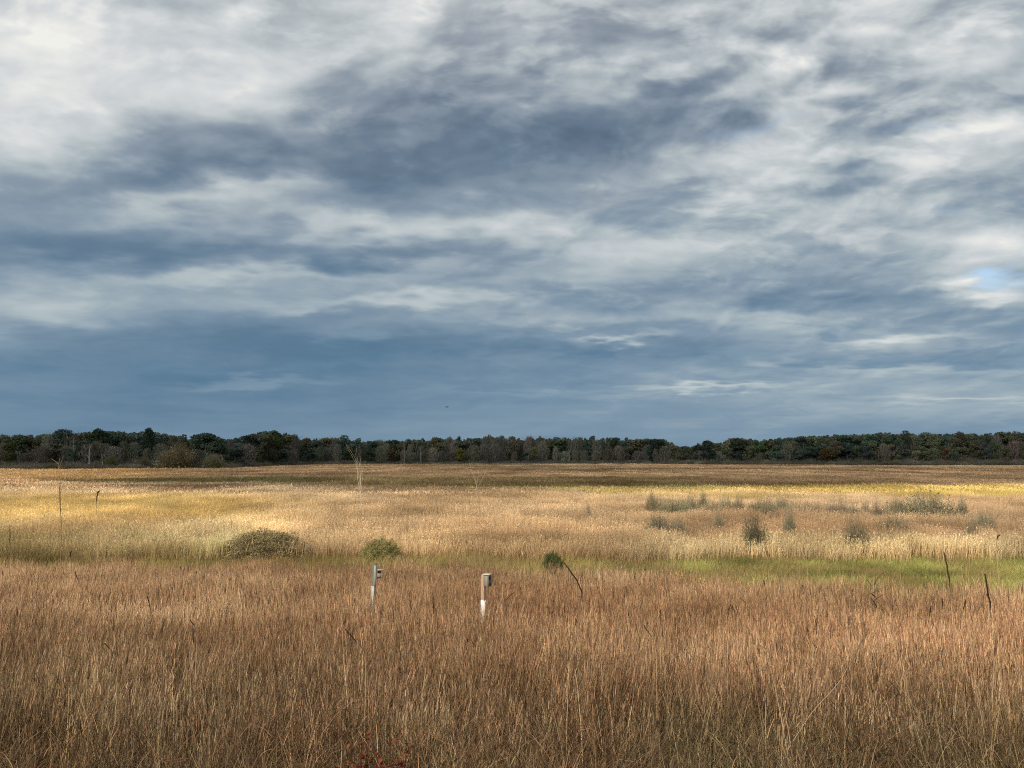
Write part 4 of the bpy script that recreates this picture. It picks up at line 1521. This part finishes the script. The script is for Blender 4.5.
stalk([(931, 606), (929, 620), (927, 634)], 15, 0.007, DK, 'left dark spike of the pair under the long spike', (0.6, 1.0), 2.2)
stalk([(802, 585), (803, 598)], 21, 0.010, DK, 'dark stalk in front of the green sedge', (0.5, 1.0), 1.6)
stalk([(433, 597), (434, 612), (434, 628)], 14, 0.006, DK, 'dark upright stalk between the two nest boxes', (0.45, 1.0), 1.8)
stalk([(345, 629), (355, 640), (363, 648), (366, 655)], 10, 0.005, DK, 'dark arched seed stalk below the left nest box', (0.4, 1.0), 2.0)
stalk([(147, 596), (150, 608), (154, 622)], 13, 0.006, DK, 'long dark stalk over the brown grass, second of the left group', (0.5, 1.0), 1.8)
stalk([(190, 620), (194, 622), (197, 630), (197, 636)], 11, 0.006, DK, 'hooked dark seed head in the brown grass', (0.55, 1.0), 2.2)
stalk([(104, 643), (112, 650), (118, 660)], 10, 0.006, DK, 'dark leaning seed head low in the brown grass at left', (0.5, 1.0), 2.0)
stalk([(75, 572), (78, 580), (80, 588)], 22, 0.010, DK, 'dark leaning stalk above the brown grass at left', (0.5, 1.0), 1.7)
stalk([(181, 566), (180, 574)], 25, 0.012, DK, 'small dark stalk on the upper edge of the brown grass', (0.5, 1.0), 1.8)
stalk([(197, 571), (194, 580)], 24, 0.010, DK, 'small dark leaning stalk beside the hooked seed head', (0.5, 1.0), 1.8)
stalk([(731, 604), (726, 614), (723, 624)], 12, 0.006, DK, 'left dark head of the crossing pair over the brown grass', (0.55, 1.0), 2.0)
stalk([(732, 605), (735, 614), (737, 622)], 12, 0.006, DK, 'right dark head of the crossing pair over the brown grass', (0.55, 1.0), 2.0)
stalk([(740, 598), (746, 602), (750, 606)], 13, 0.006, DK, 'dark slanted seed head above the crossing pair', (0.55, 1.0), 1.8)
stalk([(660, 609), (660, 620), (660, 628)], 13, 0.006, DK, 'small dark upright head left of the crossing pair', (0.55, 1.0), 1.8)
stalk([(643, 624), (650, 634), (656, 645)], 11, 0.005, DK, 'thin dark leaning stalk low left of the crossing pair', (0.5, 1.0), 1.5)
stalk([(515, 592), (508, 598), (502, 604)], 14, 0.006, DK, 'dark slanted twig right of the white nest box post', (0.4, 1.0), 1.3)
stalk([(869, 628), (862, 642), (855, 655), (838, 685), (816, 706), (798, 734), (780, 760)], 9, 0.007, (0.22, 0.16, 0.10), 'long leaning brown stalk falling left through the grass', (0.72, 0.98), 1.5)


# a dark curled dead weed on the right
def curled_weed(u, row, D, lab):
    x, z = at(u, row, D)
    z0 = float(ground_z(x, D))
    h = z - z0
    root = empty('curled_weed', (x, D, z0))
    tag(root, lab, 'dead weed')
    g = Geo()
    zs = np.linspace(-.05, h, 6)
    pts = np.column_stack([np.linspace(0, .05, 6), np.zeros(6), zs])
    g.tube(pts, np.linspace(.008, .004, 6), np.array(DK) * 1.4, 5)
    part('stem', g.mesh('stem', M_STALK), root)
    g = Geo()
    m = 14
    b = np.stack([np.full(m, .03) + rng.normal(0, .05, m), rng.normal(0, .05, m), rng.uniform(.62, .98, m) * h], 1)
    c = vary(m, (0.07, 0.046, 0.028), .3)
    g.ribbons(b, rng.uniform(.25, .75, m), rng.choice([0.0, np.pi], m) + rng.normal(0, .4, m), rng.uniform(.3, .9, m), rng.uniform(.8, 2.6, m),
              rng.uniform(.018, .034, m), 8, c, c, .3, 1.2)
    part('leaves', g.mesh('leaves', M_PLANT), root)


curled_weed(872, 580, 19, 'dark dead weed with curled arching leaves before the sedge')


# ------------------------------------------------------------------ the red-leaved plant low in the thatch
def red_plant(u, row, D, n_, w, lab, c=(0.13, 0.038, 0.022), gap=0):
    x, z = at(u, row, D)
    z0 = float(ground_z(x, D))
    root = empty('red_leaved_plant', (x, D, z0))
    tag(root, lab, 'plant')
    hh = max(z - z0, 0.25)
    g, gl = Geo(), Geo()
    for k in range(n_):
        a = rng.random() * 6.28
        tip = np.array([math.cos(a) * w * rng.uniform(.2, 1), math.sin(a) * w * .5 - 0.15, hh * rng.uniform(.55, 1.05)])
        pts = np.array([[0, 0, 0], tip * np.array([.4, .4, .6]), tip])
        g.tube(pts, np.array([.006, .004, .003]), np.array([.09, .04, .025]), 5)
        for q in range(9):
            ctr = pts[1] * (1 - q / 8) + tip * (q / 8) + rng.normal(0, .03, 3)
            # a folded oval leaf
            d1 = rng.normal(size=3); d1[2] *= .4; d1 /= np.linalg.norm(d1)
            d2 = np.cross(d1, np.array([0, 0, 1.0])); d2 /= np.linalg.norm(d2) + 1e-6
            s = rng.uniform(.022, .042)
            up = np.array([0, 0, .25 * s])
            v = [ctr - d1 * s, ctr - d1 * .4 * s + d2 * .55 * s + up, ctr + d1 * .4 * s + d2 * .5 * s + up, ctr + d1 * s, ctr + d1 * .4 * s - d2 * .5 * s + up, ctr - d1 * .4 * s - d2 * .55 * s + up]
            col = vary(1, c if rng.random() < .85 else (.10, .12, .03), .3, .12)[0]
            gl.add(v, np.array([[0, 1, 2, 3], [0, 3, 4, 5]]), col)
    part('stems', g.mesh('stems', M_PLANT), root)
    part('leaves', gl.mesh('leaves', M_PLANT), root)


red_plant(363, 734, 8.3, 16, .20, 'red-leaved plant low in the thatch, left of its pair')
red_plant(392, 730, 8.3, 18, .24, 'red-leaved plant low in the thatch, right of its pair')


# ------------------------------------------------------------------ nest boxes on posts
def nest_box_white(u, top_row, D):
    x, z = at(u, top_row, D)
    z0 = float(ground_z(x, D))
    h = z - z0
    root = empty('nest_box', (x, D, z0), R(-28))
    tag(root, 'wooden nest box with flat lid on a post with a white sleeve', 'nest box', 'nest boxes on posts in the brown grass')
    grey = (0.115, 0.100, 0.078)
    g = Geo()
    g.box((-.036, -.036, -.3), (.036, .036, h - .022), (0.25, 0.165, 0.105), .006)
    part('post', g.mesh('post', M_WOOD), root)
    g = Geo()                                       # white painted sleeve, flaking at its lower end
    ns, nz_ = 14, 5
    a = np.arange(ns) / ns * 2 * np.pi
    lowz = h - 1.12 + 0.10 * np.abs(np.sin(a * 1.5)) + rng.uniform(0, .05, ns)
    ring = []
    for k in range(nz_):
        t = k / (nz_ - 1)
        zz_ = lowz * (1 - t) + (h - .54 + 0.012 * np.sin(a * 3)) * t
        rr_ = .056 + .003 * np.sin(a * 4 + k)
        ring.append(np.stack([rr_ * np.cos(a), rr_ * np.sin(a), zz_], 1))
    inner = [r * np.array([.93, .93, 1]) for r in ring[::-1]]
    allr = ring + inner
    v = np.concatenate(allr)
    nr = len(allr)
    fi = []
    for k in range(nr):
        for j in range(ns):
            fi.append([k * ns + j, k * ns + (j + 1) % ns, ((k + 1) % nr) * ns + (j + 1) % ns, ((k + 1) % nr) * ns + j])
    g.add(v, np.array(fi), np.array([0.58, 0.565, 0.53]))
    part('sleeve', g.mesh('sleeve', M_PAINT), root)
    bx = Geo()                                      # the box hangs on the right side of the post: sides, back, floor, front board with hole
    X0, X1, Y0, Y1, Z0, Z1 = .038, .158, -.062, .062, h - .25, h - .022
    bx.box((X0, Y0, Z0), (X0 + .018, Y1, Z1), grey, .003)
    bx.box((X0 + .019, Y0, Z0), (X1 - .019, Y0 + .018, Z1 - .01), (0.17, 0.15, 0.12), .003)
    bx.box((X0 + .019, Y1 - .018, Z0), (X1 - .019, Y1, Z1), grey, .003)
    bx.box((X0 + .019, Y0 + .019, Z0), (X1 - .019, Y1 - .019, Z0 + .018), grey, .002)
    box = part('box', bx.mesh('box', M_WOOD), root)
    fr = Geo()                                      # front board built around a round entrance
    cz, rad, m = Z1 - .075, .022, 16
    a = np.arange(m) / m * 2 * np.pi
    inn = np.stack([np.full(m, X1), rad * np.cos(a), cz + rad * np.sin(a)], 1)
    sq = np.stack([np.full(m, X1), np.clip(1.5 * .062 * np.cos(a), -.062, .062), np.where(np.sin(a) > 0, cz + np.minimum(1.5 * np.sin(a), 1) * (Z1 - .012 - cz), cz + np.maximum(1.5 * np.sin(a), -1) * (cz - Z0))], 1)
    f = [[j, (j + 1) % m, m + (j + 1) % m, m + j] for j in range(m)]
    v = np.concatenate([inn, sq, inn - np.array([.018, 0, 0]), sq - np.array([.018, 0, 0])])
    f2 = [[2 * m + (j + 1) % m, 2 * m + j, 3 * m + j, 3 * m + (j + 1) % m] for j in range(m)]
    f3 = [[j, 2 * m + j, 2 * m + (j + 1) % m, (j + 1) % m] for j in range(m)]
    f4 = [[m + j, m + (j + 1) % m, 3 * m + (j + 1) % m, 3 * m + j] for j in range(m)]
    fr.add(v, np.array(f + f2 + f3 + f4), np.array([0.11, 0.095, 0.078]))
    part('front_board', fr.mesh('front_board', M_WOOD), box)
    rf = Geo()
    rf.box((.022, -.075, h - .020), (X1 + .025, .075, h + .002), (0.36, 0.325, 0.27), .004)
    part('lid', rf.mesh('lid', M_WOOD), root)
    return root


nest_box_white(483.4, 573.5, 17.0)


def nest_box_grey(u, top_row, D):
    x, z = at(u, top_row, D)
    z0 = float(ground_z(x, D))
    h = z - z0
    root = empty('nest_box', (x, D, z0), R(10))
    root.rotation_euler[1] = R(1.5)
    tag(root, 'thick weathered grey post with a pale rickety nest box at its side', 'nest box', 'nest boxes on posts in the brown grass')
    g = Geo()
    g.box((-.055, -.05, -.3), (.055, .05, h), (0.088, 0.082, 0.060), .008)
    part('post', g.mesh('post', M_WOOD), root)
    g = Geo()                                       # lighter weathered facing board on the post
    g.box((-.005, -.072, h - .46), (.046, -.053, h - .035), (0.22, 0.22, 0.185), .004)
    part('facing_board', g.mesh('facing_board', M_WOOD), root)
    g = Geo()                                       # tapering strip of white paint left on the post
    v = np.array([[-.045, -.0545, h - .47], [.012, -.0545, h - .47], [.022, -.0545, h - .56], [.004, -.0545, h - .74], [.008, -.0545, h - .95], [-.016, -.0545, h - 1.0], [-.018, -.0545, h - .78], [-.040, -.0545, h - .68]])
    v2 = v.copy(); v2[:, 1] += .003
    m = len(v)
    g.add(np.concatenate([v, v2]), np.array([[j, j + m, (j + 1) % m + m, (j + 1) % m] for j in range(m)]), np.array([.46, .45, .41]))
    g.add(v, np.arange(m)[None, :], np.array([.46, .45, .41]))
    part('paint_strip', g.mesh('paint_strip', M_PAINT), root)
    pale = (0.20, 0.155, 0.115)
    g = Geo()                                       # open-sided box of thin slats
    X0, X1, Y0, Y1, Z0, Z1 = .056, .175, -.06, .06, h - .33, h - .135
    g.box((X0 + .016, Y0, Z0 + .05), (X1 - .016, Y0 + .012, Z1 - .07), pale, .002)      # one board left on each side
    g.box((X0 + .016, Y1 - .012, Z0 + .02), (X1 - .016, Y1, Z1 - .03), pale, .002)
    for (xa, ya) in ((X0, Y0), (X1 - .015, Y0), (X0, Y1 - .012), (X1 - .015, Y1 - .012)):
        g.box((xa, ya, Z0), (xa + .015, ya + .012, Z1 - .002), pale, .002)
    g.box((X0 + .016, Y0 + .013, Z0), (X1 - .016, Y1 - .013, Z0 + .014), pale, .002)
    bx = part('box', g.mesh('box', M_WOOD), root)
    g = Geo()
    g.box((X0, Y0 - .02, Z1), (X1 + .02, Y1 + .02, Z1 + .014), (0.28, 0.24, 0.19), .003)
    part('lid', g.mesh('lid', M_WOOD), bx)
    return root


nest_box_grey(371.5, 563.5, 17.6)


# ------------------------------------------------------------------ a bird crossing the sky
def bird(u, row, D, span):
    x, z = at(u, row, D)
    me = bpy.data.meshes.new('bird')
    import bmesh
    bm = bmesh.new()
    nodes = {'tail': (0, -.30, .0), 'rump': (0, -.16, .005), 'body': (0, 0, 0), 'neck': (0, .14, .015), 'head': (0, .21, .03), 'bill': (0, .27, .02)}
    for sgn, s in ((1, 'l'), (-1, 'r')):
        nodes['sh' + s] = (sgn * .07, .05, .03)
        nodes['el' + s] = (sgn * .24, .10, .075)
        nodes['wr' + s] = (sgn * .40, .08, .07)
        nodes['tp' + s] = (sgn * .56, -.02, .04)
        nodes['tf' + s] = (sgn * .07, -.40, .0)
    rad = {'tail': (.045, .02), 'rump': (.05, .05), 'body': (.085, .085), 'neck': (.05, .05), 'head': (.045, .045), 'bill': (.012, .012)}
    for s in 'lr':
        rad.update({'sh' + s: (.09, .03), 'el' + s: (.095, .018), 'wr' + s: (.085, .014), 'tp' + s: (.03, .008), 'tf' + s: (.035, .010)})
    vs = {k: bm.verts.new(v) for k, v in nodes.items()}
    ed = [('tail', 'rump'), ('rump', 'body'), ('body', 'neck'), ('neck', 'head'), ('head', 'bill')]
    for s in 'lr':
        ed += [('body', 'sh' + s), ('sh' + s, 'el' + s), ('el' + s, 'wr' + s), ('wr' + s, 'tp' + s), ('tail', 'tf' + s)]
    for a, b in ed:
        bm.edges.new((vs[a], vs[b]))
    bm.verts.index_update()
    order = list(vs)
    bm.to_mesh(me)
    bm.free()
    a = me.attributes.new('col', 'FLOAT_COLOR', 'POINT')
    for d in a.data:
        d.color = (0.022, 0.019, 0.017, 1)
    me.materials.append(M_FEATHER)
    o = part('bird', me)
    md = o.modifiers.new('skin', 'SKIN')
    sv = me.skin_vertices[0].data
    for k, nme in enumerate(order):
        sv[k].radius = rad[nme]
        sv[k].use_root = nme == 'body'
    o.modifiers.new('sub', 'SUBSURF').render_levels = 2
    o.location = (x, D, z)
    o.scale = (span / 1.12,) * 3
    o.rotation_euler = (R(4), R(-8), R(-35))
    tag(o, 'small dark bird gliding low across the sky above the wood', 'bird')


bird(447, 407, 150, 1.5)
